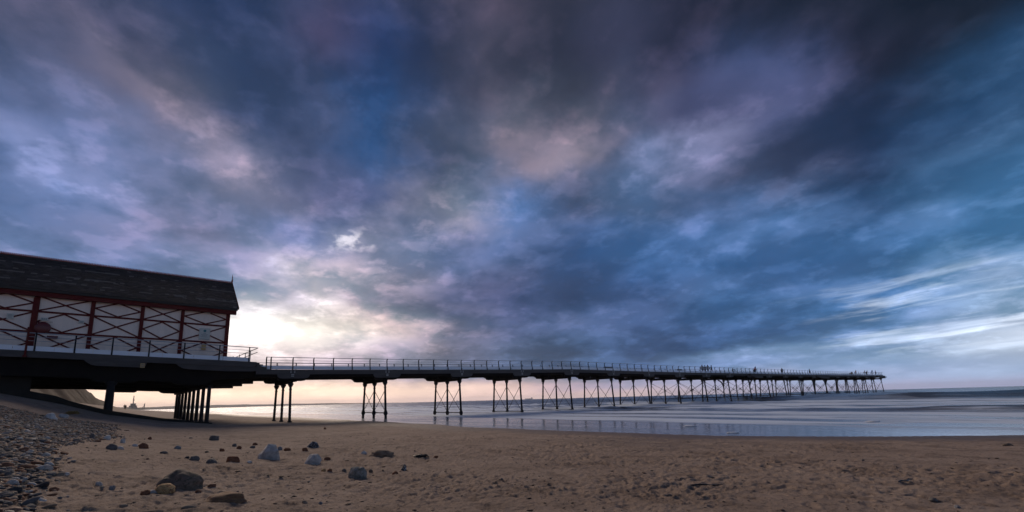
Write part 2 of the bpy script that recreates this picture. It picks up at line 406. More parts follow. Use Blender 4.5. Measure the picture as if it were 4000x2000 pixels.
# stones
def stone_mat(name, c1, c2, scale=5.0, patch=None, rough=0.85):
    m, g, b = mat(name)
    t = g.new('ShaderNodeTexCoord').outputs['Object']
    n = g.noise(t, scale, 6, 0.65, 0.4)
    n2 = g.noise(t, scale * 6, 4, 0.6)
    c = g.mix(g.rng(n, 0.35, 0.65), c1, c2)
    c = g.mix(g.m('MULTIPLY', g.rng(n2, 0.5, 0.75), 0.4), c, tuple(v * 0.5 for v in c1))
    if patch: c = g.mix(g.rng(g.noise(g.v('ADD', t, (4, 2, 1)), scale * 1.6, 4, 0.6, 0.8), 0.52, 0.58), c, patch)
    g.put(b.inputs['Base Color'], c); b.inputs['Roughness'].default_value = rough
    b.inputs['Specular IOR Level'].default_value = 0.3
    bump(g, b, g.m('ADD', n, g.m('MULTIPLY', n2, 0.5)), 0.5, 0.02)
    return m
ST = {
 'grey': stone_mat('grey_limestone', (0.38, 0.345, 0.32), (0.58, 0.54, 0.51)),
 'greygreen': stone_mat('grey_green_stone', (0.15, 0.15, 0.13), (0.30, 0.29, 0.25), patch=(0.34, 0.32, 0.30)),
 'brown': stone_mat('brown_sandstone', (0.13, 0.10, 0.078), (0.21, 0.16, 0.125), patch=(0.09, 0.08, 0.062)),
 'ochre': stone_mat('ochre_sandstone', (0.40, 0.24, 0.10), (0.55, 0.36, 0.17), patch=(0.22, 0.10, 0.05)),
 'slab': stone_mat('rusty_sandstone', (0.17, 0.095, 0.050), (0.26, 0.15, 0.08), patch=(0.16, 0.085, 0.065)),
 'dark': stone_mat('blue_black_whinstone', (0.11, 0.100, 0.095), (0.18, 0.165, 0.155)),
 'blue': stone_mat('blue_grey_stone', (0.20, 0.20, 0.205), (0.31, 0.305, 0.305)),
 'rust': stone_mat('red_brown_stone', (0.16, 0.062, 0.035), (0.27, 0.115, 0.06)),
 'white': stone_mat('chalky_white_stone', (0.55, 0.51, 0.48), (0.75, 0.70, 0.66)),
 'striped': stone_mat('dark_stone_with_white_veins', (0.045, 0.045, 0.048), (0.10, 0.10, 0.105), 4.0, patch=(0.45, 0.46, 0.48)),
 'sandy': stone_mat('sand_coated_clod', (0.17, 0.115, 0.08), (0.27, 0.19, 0.135)),
}
def island_mat(name):
    m, g, b = mat(name)
    geo = g.new('ShaderNodeNewGeometry')
    c = g.ramp(geo.outputs['Random Per Island'], [(0.0, (0.075, 0.070, 0.068)), (0.18, (0.15, 0.135, 0.125)), (0.38, (0.19, 0.11, 0.078)), (0.5, (0.24, 0.185, 0.148)), (0.66, (0.25, 0.155, 0.11)), (0.8, (0.23, 0.21, 0.20)), (0.94, (0.40, 0.36, 0.33)), (1.0, (0.62, 0.58, 0.54))], 'CONSTANT')
    n = g.noise(geo.outputs['Position'], 40, 4, 0.6)
    f = g.m('ADD', g.m('MULTIPLY', g.m('SUBTRACT', n, 0.5), 0.9), 1.0)
    g.put(b.inputs['Base Color'], g.v('MULTIPLY', c, g.xyz(f, f, f)))
    b.inputs['Roughness'].default_value = 0.75; b.inputs['Specular IOR Level'].default_value = 0.35
    return m
M['pebbles'] = island_mat('mixed_shingle')

# sea water with aerated foam
m, gg, b = mat('sea_water'); M['sea'] = m
pos = gg.new('ShaderNodeNewGeometry').outputs['Position']
sx, sy, sz = gg.sep(pos)
long1 = gg.noise(gg.v('MULTIPLY', pos, (0.020, 0.16, 0.0)), 1.0, 6, 0.62, 0.6)
long2 = gg.noise(gg.v('ADD', gg.v('MULTIPLY', pos, (0.05, 0.42, 0.0)), (11, 4, 0)), 1.0, 6, 0.62, 0.8)
surf = gg.m('MULTIPLY', gg.rng(sy, 11, 17), gg.rng(sy, 95, 40))
foam = gg.m('ADD', gg.rng(long1, 0.45, 0.56), gg.m('MULTIPLY', gg.rng(long2, 0.50, 0.64), 0.8), clamp=True)
foam = gg.m('MULTIPLY', foam, gg.m('ADD', gg.m('MULTIPLY', surf, 0.85), 0.06))
att = gg.new('ShaderNodeAttribute', attribute_name='foam')
foam = gg.m('MINIMUM', gg.m('ADD', foam, gg.m('MULTIPLY', att.outputs['Fac'], gg.rng(long2, 0.38, 0.60, 0.45, 1.5))), 0.92)
foam = gg.m('MAXIMUM', foam, gg.m('MULTIPLY', gg.rng(sy, 20, 12), gg.rng(long1, 0.36, 0.56, 0.12, 0.34)))
wc = gg.mix(gg.rng(sy, 10, 75), (0.095, 0.074, 0.062), (0.045, 0.052, 0.060))
gg.put(b.inputs['Base Color'], gg.mix(foam, wc, (0.70, 0.80, 0.95)))
calm = gg.rng(sy, 22, 11)
gg.put(b.inputs['Roughness'], gg.m('MAXIMUM', gg.m('SUBTRACT', 0.26, gg.m('MULTIPLY', calm, 0.15)), gg.m('MULTIPLY', foam, 0.6)))
b.inputs['IOR'].default_value = 1.333
rip = gg.noise(gg.v('MULTIPLY', pos, (0.6, 2.2, 1.0)), 1.6, 4, 0.6)
rip2 = gg.noise(gg.v('MULTIPLY', pos, (0.10, 0.5, 1.0)), 1.0, 4, 0.6)
hh = gg.m('ADD', gg.m('MULTIPLY', rip, 0.14), gg.m('MULTIPLY', rip2, gg.m('SUBTRACT', 1.2, calm)))
bn = gg.new('ShaderNodeBump'); bn.inputs['Strength'].default_value = 0.5; bn.inputs['Distance'].default_value = 0.17
gg.put(bn.inputs['Height'], hh); gg.nt.links.new(bn.outputs[0], b.inputs['Normal'])

# ------------------------------------------------------------------ ground heights
PROF_Y = np.array([-200, -60, -26, -18, -15, -12.6, -9, -6, 0, 7, 30, 400])
PROF_Z = np.array([6.0, 4.6, 3.8, 2.9, 2.1, 1.30, 0.62, 0.28, 0.11, -0.02, -0.8, -3.0])
def shore_shift(x):
    """the waterline bends seaward towards the camera's right"""
    return np.interp(x, [-400, 30, 36, 39.5, 42.5, 45, 47.5, 52, 60, 90], [0, 0.0, 0.3, 0.8, 2.4, 4.2, 6.4, 8.0, 9.0, 9.5])
def ground(x, y, fine=True):
    x = np.asarray(x, float); y = np.asarray(y, float)
    sh = np.interp(x, [3, 40], [0, 2.3])
    up = np.clip((6.0 - y) / 10.0, 0, 1)
    yy = y + sh * up - shore_shift(x) * np.clip((y + 9) / 14.0, 0, 1)
    z = np.interp(yy, PROF_Y, PROF_Z)
    z = z + 0.05 * fbm(x * 0.12, y * 0.12, 3, 3) * np.clip((8 - y) / 6, 0.15, 1)
    if fine:
        dry = np.clip((5.5 - (y - shore_shift(x))) / 4, 0.12, 1)
        n1 = fbm(x * 2.1, y * 2.1, 2, 11)
        n2 = fbm(x * 11.0, y * 11.0, 3, 21)
        pits = -np.clip(vnoise(x * 7.0 + 3, y * 7.0, 31) - 0.12, 0, 1) * 0.10
        rough_ = np.clip(fbm(x * 0.45, y * 0.45, 3, 41) + 0.62, 0.25, 1.2)   # more trodden here, smoother there
        clods = np.clip(vnoise(x * 19.0, y * 19.0, 51) - 0.27, 0, 1) * 0.12
        z = z + dry * (0.018 * n1 + rough_ * (0.036 * n2 + 1.15 * pits + clods))
    return z
def polar(az_dense, az_lo, az_hi, n, rows, fn):
    a = list(np.linspace(az_lo, -az_dense, max(2, int((-az_dense - az_lo) / 2.0)), endpoint=False)) if az_lo < -az_dense else []
    a += list(np.linspace(-az_dense, az_dense, n))
    if az_hi > az_dense: a += list(np.linspace(az_dense, az_hi, max(2, int((az_hi - az_dense) / 2.0)) + 1))[1:]
    a = np.radians(np.array(a))
    D, A = np.meshgrid(rows, a, indexing='ij')
    xc, yc = np.sin(A) * D, np.cos(A) * D
    ca, sa = math.cos(AZ), math.sin(AZ)
    X = EYE[0] + ca * xc - sa * yc; Y = EYE[1] + sa * xc + ca * yc
    return X, Y, D
def grid_mesh(name, X, Y, Z, material, attr=None):
    r, c = X.shape
    me = bpy.data.meshes.new(name)
    v = np.stack([X, Y, Z], -1).reshape(-1, 3).astype(np.float32)
    idx = np.arange(r * c).reshape(r, c)
    q = np.stack([idx[:-1, :-1], idx[:-1, 1:], idx[1:, 1:], idx[1:, :-1]], -1).reshape(-1, 4)
    me.vertices.add(len(v)); me.vertices.foreach_set('co', v.ravel())
    me.loops.add(q.size); me.loops.foreach_set('vertex_index', q.ravel().astype(np.int32))
    me.polygons.add(len(q)); me.polygons.foreach_set('loop_start', (np.arange(len(q)) * 4).astype(np.int32))
    me.polygons.foreach_set('use_smooth', np.ones(len(q), bool))
    if attr is not None:
        at = me.attributes.new('foam', 'FLOAT', 'POINT'); at.data.foreach_set('value', attr.ravel().astype(np.float32))
    me.materials.append(material)
    me.update(); me.validate()
    # faces must look up
    if me.polygons[0].normal.z < 0: me.flip_normals()
    return me
rows = [0.8]
while rows[-1] < 2500:
    D = rows[-1]; rows.append(D + max(0.022, 0.0011 * D ** 1.75) if D < 40 else D * 1.03)
X, Y, D = polar(56, -180, 180, 820, np.array(rows), None)
Z = ground(X, Y)
fade = np.clip((40 - D) / 20, 0, 1)
Z = Z * fade + ground(X, Y, False) * (1 - fade)
frn = random.Random(77)
for tr in range(26):                                   # walkers' tracks: alternate left and right prints
    a0 = math.radians(frn.uniform(-50, 50)); d0 = frn.uniform(5.5, 16)
    fx = EYE[0] + math.cos(AZ) * math.sin(a0) * d0 - math.sin(AZ) * math.cos(a0) * d0
    fy = EYE[1] + math.sin(AZ) * math.sin(a0) * d0 + math.cos(AZ) * math.cos(a0) * d0
    hd = frn.uniform(0, 6.28)
    for st_ in range(11):
        hd += frn.uniform(-.12, .12); fx += math.cos(hd) * .68; fy += math.sin(hd) * .68
        sd2 = .1 if st_ % 2 else -.1
        cx_, cy_ = fx - math.sin(hd) * sd2, fy + math.cos(hd) * sd2
        dd_ = math.hypot(cx_ - EYE[0], cy_ - EYE[1])
        if dd_ < 3.5 or dd_ > 22 or cy_ > 3: continue
        r0_, r1_ = np.searchsorted(rows, dd_ - .5), np.searchsorted(rows, dd_ + .5)
        xs_, ys_ = X[r0_:r1_] - cx_, Y[r0_:r1_] - cy_
        u_ = (xs_ * math.cos(hd) + ys_ * math.sin(hd)) / .17; v_ = (-xs_ * math.sin(hd) + ys_ * math.cos(hd)) / .075
        rr_ = np.sqrt(u_ * u_ + v_ * v_)
        Z[r0_:r1_] += np.where(rr_ < 3, -.020 * np.exp(-rr_ ** 4) + .008 * np.exp(-((rr_ - 1.35) / .35) ** 2), 0)
beach = link('beach', grid_mesh('beach', X, Y, Z, M['sand'])); tag(beach, 'trampled wet-brown sand beach sloping down to the surf', 'beach', kind='structure')

# ------------------------------------------------------------------ sea
rows = [9.0]
while rows[-1] < 9000:
    D = rows[-1]; rows.append(D + max(0.10, 0.0028 * D ** 1.5) if D < 200 else D * 1.05)
X, Y, D = polar(56, -76, 120, 560, np.array(rows), None)
def waves(X, Y):
    z = np.zeros_like(X); fm = np.zeros_like(X)
    for k, (y0, amp, wid, sd_) in enumerate([(18, .06, 1.4, 1), (23, .14, 1.8, 2), (30, .24, 2.0, 3), (39, .34, 2.6, 4), (50, .45, 3.0, 5), (66, .65, 3.6, 6), (86, .80, 4.5, 7), (118, .80, 6, 8), (160, .7, 9, 9), (215, .7, 12, 10), (300, .7, 18, 11)]):
        m_ = np.clip(fbm(X / (14 + y0 * 0.5) + 3.7 * sd_, X * 0 + sd_ * 9.1, 3, 50 + k) * 1.5 + 0.55, 0, 1.15)
        c_ = y0 + 4.0 * fbm(X / 40 + sd_, X * 0 + sd_, 2, 80 + k) * (y0 / 50) + shore_shift(X) * max(0, 1 - y0 / 90)
        u = (Y - c_) / wid
        s_ = np.where(u < 0, np.exp(-(u * 1.7) ** 2), np.exp(-(u * 0.75) ** 2))
        z += amp * m_ * s_
        f_ = np.where(u < 0, np.exp(-((u + 1.25) / 0.9) ** 2), np.exp(-((u + 1.25) / 0.9) ** 2))
        fm += f_ * np.clip(1.3 - abs(m_ - 0.45) * 1.6, 0, 1) * (1.0 if y0 < 75 else 0.25)
    for y0, amp, wid, xa, xb in ((82, 1.05, 4.2, 12, 66), (136, 1.3, 6.5, 60, 230), (33, .30, 1.7, 10, 90)):
        win = np.clip((X - xa) / 14, 0, 1) * np.clip((xb - X) / 20, 0, 1)
        u = (Y - y0 - 3 * fbm(X / 30, X * 0 + y0, 2, 95)) / wid
        z += amp * win * np.where(u < 0, np.exp(-(u * 1.5) ** 2), np.exp(-(u * 0.7) ** 2))
        fm *= 1 - .9 * win * np.exp(-((u + .3) / 1.0) ** 2)
        fm += .9 * win * np.exp(-((u + 2.6) / 1.1) ** 2)
    return z, fm
Z, FM = waves(X, Y)
Z += (0.10 * fbm(X * 0.07, Y * 0.30, 3, 5) + 0.16 * fbm(X * 0.16, Y * 0.62, 3, 15)) * np.clip((Y - 15) / 22, 0, 1) * np.clip(1.6 - D / 260, 0, 1)
Z *= np.clip((Y - shore_shift(X) - 9) / 10, 0, 1)
Z *= np.clip((1500 - D) / 1200, 0, 1)
sea = link('sea', grid_mesh('sea', X, Y, Z, M['sea'], FM)); tag(sea, 'blue-grey evening sea with blurred breakers and a glassy wash', 'sea', kind='structure')

# ------------------------------------------------------------------ far land
M['cliff'] = simple('boulder_clay_cliff', (0.058, 0.037, 0.026), 0.95, 0.8, 0.35, bmp=0.6, spec=0.1)
M['farland'] = simple('distant_land', (0.10, 0.085, 0.075), 0.95, 0.3, 0.01, spec=0.1)
xs = np.concatenate([np.linspace(-28, -400, 150), np.linspace(-405, -2400, 60)])
prof = [(-13, 0.0), (-17, 0.12), (-21, 0.40), (-26, 0.78), (-31, 0.98), (-40, 1.06), (-70, 1.05), (-160, 1.1)]
X = np.repeat(xs[:, None], len(prof) * 4 - 3, 1)
ss = np.interp(np.arange(len(prof) * 4 - 3) / 4, range(len(prof)), [p[0] for p in prof])
hh_ = np.interp(np.arange(len(prof) * 4 - 3) / 4, range(len(prof)), [p[1] for p in prof])
top = np.interp(-xs, [28, 60, 90, 150, 230, 320, 450, 800, 2400], [8.5, 11.5, 14.5, 17.5, 18.0, 17.0, 15.0, 11.0, 7.0])
base = ground(X, np.repeat(ss[None, :] + 0 * X[:1], len(xs), 0), False)
Y = ss[None, :] - np.interp(-xs, [28, 60, 100, 400, 2400], [6, 5, 10, 12, 40])[:, None] + 2.2 * fbm(X * 0.06, np.repeat(ss[None, :], len(xs), 0) * 0.1, 4, 61)
Z = 1.6 + (top[:, None] - 0.2) * hh_[None, :] + (2.6 * fbm(X * 0.09, Y * 0.20, 5, 71)) * (hh_[None, :] ** 0.6) + 0.5
Z[:, 0] -= 1.5
cl = link('cliff', grid_mesh('cliff', X, Y, Z, M['cliff'])); tag(cl, 'brown clay cliff dropping towards the beach behind the platform', 'cliff', kind='structure')

def far_strip(name, pts, depth, label):
    """low land: crest line through (x, y, height) points with a sloping front and back"""
    v = []; f = []
    for i, (x, y, h) in enumerate(pts):
        t = Vector((x, y, 0)) - Vector((EYE[0], EYE[1], 0)); t.normalize()
        v += [(x - t.x * depth * .4, y - t.y * depth * .4, -1.0), (x, y, h), (x + t.x * depth, y + t.y * depth, h * 0.9), (x + t.x * depth * 1.3, y + t.y * depth * 1.3, -1.0)]
    for i in range(len(pts) - 1):
        for j in range(3):
            a = i * 4 + j; f.append((a, a + 4, a + 5, a + 1))
    mb = MB(); mb.add(v, f, True)
    o = mb.build(name, M['farland'])
    tag(o, label, 'land', kind='structure')
    return o
def far_pt(px, dist):
    v = ray(px, 1590); k = math.hypot(v[0], v[1]); return EYE[0] + v[0] / k * dist, EYE[1] + v[1] / k * dist
pts = []
for i in range(61):
    px = 330 + (960 - 330) * i / 60
    h = np.interp(px, [330, 430, 520, 640, 800, 960], [26, 18, 12, 7, 5, 1.2]) * (1 + 0.35 * float(vnoise(px * 0.05, 3.0, 8))) + 1.0
    x, y = far_pt(px, 2600 + (px - 330) * 1.2); pts.append((x, y, h))
far_strip('coast', pts, 300, 'low dark coastline running out along the horizon beyond the beach')
pts = []
for i in range(61):
    px = 560 + (1560 - 560) * i / 60
    h = np.interp(px, [560, 800, 1100, 1300, 1560], [26, 30, 24, 16, 1.0]) * (1 + 0.3 * float(vnoise(px * 0.02, 7.0, 9))) + 1.0
    x, y = far_pt(px, 6500); pts.append((x, y, h))
far_strip('hills', pts, 600, 'faint far hills along the horizon of the bay')

# steelworks on the coast
M['works'] = simple('rusted_works', (0.08, 0.075, 0.08), 0.9, 0.3, 0.05)
x, y = far_pt(520, 2830)
sw = empty('steelworks', (x, y, 5.0), AZ - 0.6); tag(sw, 'hazy steelworks with a chimney and crane arm on the far coastline', 'steelworks')
mb = MB(); mb.box(-22, 16, -10, 10, 0, 16); mb.box(-12, 6, -8, 8, 16, 26); mb.box(16, 26, -8, 8, 0, 9); mb.build('furnace_building', M['works'], sw)
mb = MB(); mb.tube([(-4, 0, 26), (-4, 0, 62)], [2.2, 1.6], 10); mb.build('chimney', M['works'], sw)
mb = MB(); mb.tube([(-15, 0, 40), (9, 0, 40)], 0.8, 6); mb.tube([(-4, 0, 54), (-14, 0, 40)], 0.5, 6); mb.tube([(-4, 0, 54), (8, 0, 40)], 0.5, 6); mb.build('gantry', M['works'], sw)
x, y = far_pt(562, 2860)
sw = empty('loading_crane', (x, y, 6.0), AZ - 0.6); tag(sw, 'tiny dockside crane with a long arm right of the steelworks', 'crane')
mb = MB(); mb.tube([(4, 0, 0), (4, 0, 22)], 2.2, 8); mb.tube([(8, 0, 0), (5, 0, 20)], 1.0, 6); mb.build('tower', M['works'], sw)
mb = MB(); mb.tube([(4, 0, 12), (-26, 0, 4)], 0.9, 6); mb.tube([(4, 0, 20), (12, 0, 26)], 0.8, 6); mb.build('arm', M['works'], sw)

# ship on the horizon
M['ship'] = simple('grey_hull', (0.11, 0.10, 0.12), 0.7, 0.2, 0.05)
v = ray(2066, 1565); kk = math.hypot(v[0], v[1]); dist = 6000.0
x, y = EYE[0] + v[0] / kk * dist, EYE[1] + v[1] / kk * dist
sh = empty('cargo_ship', (x, y, 0), AZ); tag(sh, 'long grey cargo ship with its bridge at the stern on the horizon', 'ship')
mb = MB(); mb.prism([(-46, 0), (44, 0), (48, 9), (-50, 10), (-47, 5)], lambda a, b_, w: (a, w, b_), -7, 7); mb.build('hull', M['ship'], sh)
mb = MB(); mb.box(28, 42, -6, 6, 9, 19); mb.box(30, 40, -7, 7, 19, 22); mb.build('bridge', M['ship'], sh)
mb = MB(); mb.box(41.5, 45.5, -2, 2, 9.2, 24); mb.build('funnel', M['ship'], sh)
for mx in (-44, -15, 12):
    mb = MB(); mb.tube([(mx, 0, 9), (mx, 0, 17)], 0.7, 6); mb.build('mast', M['ship'], sh)
v = ray(1789, 1573); kk = math.hypot(v[0], v[1]); dist = 7000.0
bo = empty('small_ship', (EYE[0] + v[0] / kk * dist, EYE[1] + v[1] / kk * dist, 0), AZ); tag(bo, 'tiny ship low on the horizon behind the nearest braced trestle', 'ship')
mb = MB(); mb.prism([(-20, 0), (19, 0), (22, 6), (-22, 6)], lambda a, b_, w: (a, w, b_), -5, 5); mb.build('hull', M['ship'], bo)
mb = MB(); mb.box(-18, -9, -4, 4, 6, 15); mb.build('bridge', M['ship'], bo)

# ------------------------------------------------------------------ pier
BAY = 9.14
NB = 22
DY = [-2.41, 3.57, 8.76, 18.12, 25.75, 36.56, 45.9, 59.6, 85.0, 131.6, 187, 200]
DZ = [4.81, 4.90, 5.00, 5.18, 5.34, 5.60, 5.59, 5.56, 5.72, 5.92, 6.38, 6.48]
def deck_z(y): return float(np.interp(y, DY, DZ))
YEND = 21 * BAY + 1.6
HW = 3.3
pier = empty('pier', (0, 0, 0)); tag(pier, 'long iron pier on raked three-column trestles running out over the sea', 'pier')
# deck, one length per bay
edges = [-3.0] + [i * BAY for i in range(NB)] + [YEND]
for a, b_ in zip(edges[:-1], edges[1:]):
    za, zb = deck_z(a), deck_z(b_)
    mb = MB()
    mb.add([(-HW+.06, a, za-.10), (HW-.06, a, za-.10), (HW-.06, b_, zb-.10), (-HW+.06, b_, zb-.10), (-HW+.06, a, za), (HW-.06, a, za), (HW-.06, b_, zb), (-HW+.06, b_, zb)],
           [(0,3,2,1),(4,5,6,7),(0,1,5,4),(1,2,6,5),(2,3,7,6),(3,0,4,7)])
    for k in range(5):
        yk = a + (b_ - a) * (k + .5) / 5; zk = deck_z(yk)
        mb.box(-HW+.25, HW-.25, yk-.06, yk+.06, zk-.38, zk-.103)
    mb.build('deck', M['planks'], pier)
def haunch(a, b_, d0, d1, hl, first=True, last=True):
    """side profile between two bents (y, depth below deck), deep at the bents"""
    def curve(y0, sgn):
        r = 0.45
        return [(y0 + sgn * (hl - r * 1.1), d1), (y0 + sgn * (hl - r * 0.45), d1 - (d1-d0) * 0.12), (y0 + sgn * (hl - r * .12), d1 - (d1-d0) * .5), (y0 + sgn * hl, d0)]
    pts = [(a, 0.0)]
    lower = []
    lower += ([(a, d1)] + curve(a, 1)) if first else [(a, d0)]
    lower += (list(reversed(curve(b_, -1))) + [(b_, d1)]) if last else [(b_, d0)]
    return [(y, deck_z(y) - dd) for y, dd in lower] + [(b_, deck_z(b_) - 0.0), (a, deck_z(a) - 0.0)]
for i, (a, b_) in enumerate(zip(edges[:-1], edges[1:])):
    f_, l_ = i > 0, i < len(edges) - 2
    for sx_, nm in ((1, 'fascia_plate'), (-1, 'fascia_plate')):
        mb = MB(); mb.prism([(y, z - 0.015) for y, z in haunch(a + .004, b_ - .004, .42, .80, 1.5 if b_ - a > 4 else 1.3, f_, l_)], lambda y, z, w: (w, y, z), sx_ * HW, sx_ * (HW - .05))
        mb.build(nm, M['fascia'], pier)
        mb = MB(); mb.prism([(y, z - 0.02) for y, z in haunch(a + .004, b_ - .004, .66, 1.02, 1.35 if b_ - a > 4 else 1.2, f_, l_)], lambda y, z, w: (w, y, z), sx_ * (HW - .30), sx_ * (HW - .50))
        mb.build('girder', M['under'], pier)
    mb = MB(); mb.prism([(y, z - 0.10) for y, z in haunch(a + .004, b_ - .004, .56, .92, 1.35 if b_ - a > 4 else 1.2, f_, l_)], lambda y, z, w: (w, y, z), -.1, .1)
    mb.build('girder', M['under'], pier)
    # kick board panels standing on the deck edges
    for sx_ in (1, -1):
        n_ = 5 if b_ - a > 5 else 1
        for k in range(n_):
            y0, y1 = a + (b_ - a) * k / n_ + .012, a + (b_ - a) * (k + 1) / n_ - .012
            mb = MB(); mb.prism([(y0, deck_z(y0) + .02), (y1, deck_z(y1) + .02), (y1, deck_z(y1) + .33), (y0, deck_z(y0) + .33)], lambda y, z, w: (w, y, z), sx_ * (HW - .10), sx_ * (HW - .13))
            mb.build('kick_board', M['kick'], pier)
# trestles
def column_mesh(h, dia=0.235, plain=False):
    """cast column: plinth, drum, joint collar, tapered shaft, capital (local z up from 0)"""
    r = dia / 2
    p = [(0, r*1.15), (.72, r*1.12), (.74, r*1.45), (.86, r*1.75), (1.02, r*1.75), (1.10, r*1.35), (1.16, r*1.2), (1.22, r*1.05), (h-.62, r*.88), (h-.60, r*1.15), (h-.54, r*1.15), (h-.52, r*.9), (h-.32, r*.95), (h-.28, r*1.5), (h-.18, r*1.6), (h-.16, r*2.0), (h-.06, r*2.15), (h, r*2.15)]
    if plain: p = [(0, r*1.6), (.36, r*1.6), (.40, r*1.05)] + p[8:]
    mb = MB(); mb.tube([(0, 0, z) for z, _ in p], [q for _, q in p], 12)
    return mb
def tilt(dx_, h): return (0, math.atan2(dx_, h), 0)
boltm = None
mb = MB()
for bx, bz in ((-.16, -.14), (.16, -.14), (-.16, -.27), (.16, -.27)): mb.box(-.012, .012, bx-.045, bx+.045, bz-.045, bz+.045)
for bz in (-.46, -.60): mb.box(-.012, .012, -.12, .12, bz-.04, bz+.04)
boltm = mb.mesh('bolt_heads', M['bolt'])
TX = (-2.75, 0.0, 2.75)
BX = (-3.12, 0.0, 3.12)
SEAB = {}
for i in range(NB):
    y = i * BAY
    dz_ = deck_z(y)
    zt = dz_ - 1.24                                   # top of the columns
    gz = [float(ground(b_, y, False)) for b_ in BX]
    zg = min(gz) - 0.25
    zg = max(zg, -0.9)
    h = zt - zg
    SEAB[i] = (zg, zt)
    # cross head with curved corbels at both ends
    mb = MB()
    prof_ = [(-3.18, dz_-.80), (-3.16, dz_-.90), (-3.05, dz_-1.02), (-2.98, dz_-1.14), (-2.9, dz_-1.235), (2.9, dz_-1.235), (2.98, dz_-1.14), (3.05, dz_-1.02), (3.16, dz_-.90), (3.18, dz_-.80)]
    mb.prism(prof_, lambda a, z, w: (a, w, z), y - .16, y + .16)
    tr = mb.build('trestle', M['under'], pier)
    zj = zg + 0.94 if zg > -0.5 else 0.95
    hj = max(zj - zg, 0.3)
    for k in range(3):
        dxk = TX[k] - BX[k]
        L = math.hypot(dxk, h)
        key = round(L, 1)
        cm = column_mesh(L, plain=(i == 0)).mesh('column', M['steel'])
        o = link('column', cm, tr, (BX[k], y, zg), (0, math.atan2(dxk, h), 0))
    def colx(k, z): return BX[k] + (TX[k] - BX[k]) * (z - zg) / h
    zs = zg + 0.95
    for a_, b_ in ((0, 1), (1, 2)):
        mb = MB(); mb.tube([(colx(a_, zs)+.2, y, zs), (colx(b_, zs)-.2, y, zs)], .05, 8); (mb.build('strut', M['steel'], tr) if i > 0 else None)
        if i > 0:
            zb_, zt_ = zs + .12, zt - .95
            mb = MB(); mb.tube([(colx(a_, zb_)+.1, y-.035, zb_), (colx(b_, zt_)-.1, y-.035, zt_)], .032, 6); mb.build('brace_rod', M['steel'], tr)
            mb = MB(); mb.tube([(colx(b_, zb_)-.1, y+.035, zb_), (colx(a_, zt_)+.1, y+.035, zt_)], .032, 6); mb.build('brace_rod', M['steel'], tr)
    if i >= 3:
        for k in range(3):
            for sgn in (-1, 1):
                mb = MB(); mb.tube([(colx(k, zt-.75), y, zt-.75), (colx(k, zt-.45) + sgn*.36, y, zt-.10)], .022, 6); mb.build('knee_rod', M['steel'], tr)
    link('bolt_plate', boltm, pier, (HW + .008, y, dz_))
# long bracing between the seaward trestles
for i in range(7, NB - 1):
    for X_ in (2, 0):
        y0, y1 = i * BAY, (i + 1) * BAY
        zg0, zt0 = SEAB[i]; zg1, zt1 = SEAB[i + 1]
        def px3(z, zg, zt): return BX[X_] + (TX[X_] - BX[X_]) * (z - zg) / (zt - zg)
        zb_ = 1.1
        A_ = Vector((px3(zb_, zg0, zt0), y0 + .12, zb_)); B_ = Vector((px3(zt1-.5, zg1, zt1), y1 - .12, zt1 - .5))
        C_ = Vector((px3(zt0-.5, zg0, zt0), y0 + .12, zt0 - .5)); D_ = Vector((px3(zb_, zg1, zt1), y1 - .12, zb_))
        mid = (A_ + B_ + C_ + D_) / 4
        mb = MB()
        for p in (A_, B_, C_, D_):
            mb.tube([p, mid], .028, 6)
            mb.tube([p, p + (mid - p) * .13], .05, 6)
        br = mb.build('long_brace', M['steel'], pier)
        mb = MB()
        for p in (A_, B_, C_, D_): mb.bar(mid, mid + (p - mid).normalized() * .30, .05, .11)
        mb.box(mid.x-.07, mid.x+.07, mid.y-.16, mid.y+.16, mid.z-.12, mid.z+.12)
        mb.build('centre_plate', M['steel'], br)
        mb = MB(); mb.tube([(A_.x, y0 + .15, .98), (D_.x, y1 - .15, .98)], .05, 6); mb.build('long_strut', M['steel'], pier)
# curved knee braces
for i, X_, sgn in ((10, 0, -1), (10, 2, 1), (15, 2, -1), (15, 2, 1), (16, 2, 1), (14, 2, 1)):
    y0 = i * BAY; zg, zt = SEAB[i]
    x0 = TX[X_] * 1.02
    pts = [(x0, y0 + sgn * (.10 + 2.3 * (1 - math.cos(t * math.pi / 2))), zt - 1.9 + 1.95 * math.sin(t * math.pi / 2)) for t in np.linspace(0, 1, 9)]
    mb = MB()
    for p, q in zip(pts[:-1], pts[1:]): mb.bar(p, q, .16, .22)
    mb.build('curved_brace', M['steel'], pier)
# wider bays
for y0, y1 in ((9.9 * BAY, 10.55 * BAY), (14.1 * BAY, 15.1 * BAY), (20.2 * BAY, YEND + .15)):
    mb = MB()
    mb.prism([(y0, deck_z(y0) - .02), (y1, deck_z(y1) - .02), (y1 - .1, deck_z(y1) - .95), (y1 - (y1-y0) * .5, deck_z(y1) - .95), (y0 + .6, deck_z(y0) - .5), (y0, deck_z(y0) - .45)], lambda y, z, w: (w, y, z), HW + .02, HW + .42)
    mb.build('landing_bay', M['fascia'], pier)
mb = MB(); mb.box(-HW - .3, HW + .5, YEND - .2, YEND + 1.5, deck_z(YEND) - .62, deck_z(YEND) - .36); mb.build('end_beam', M['under'], pier)
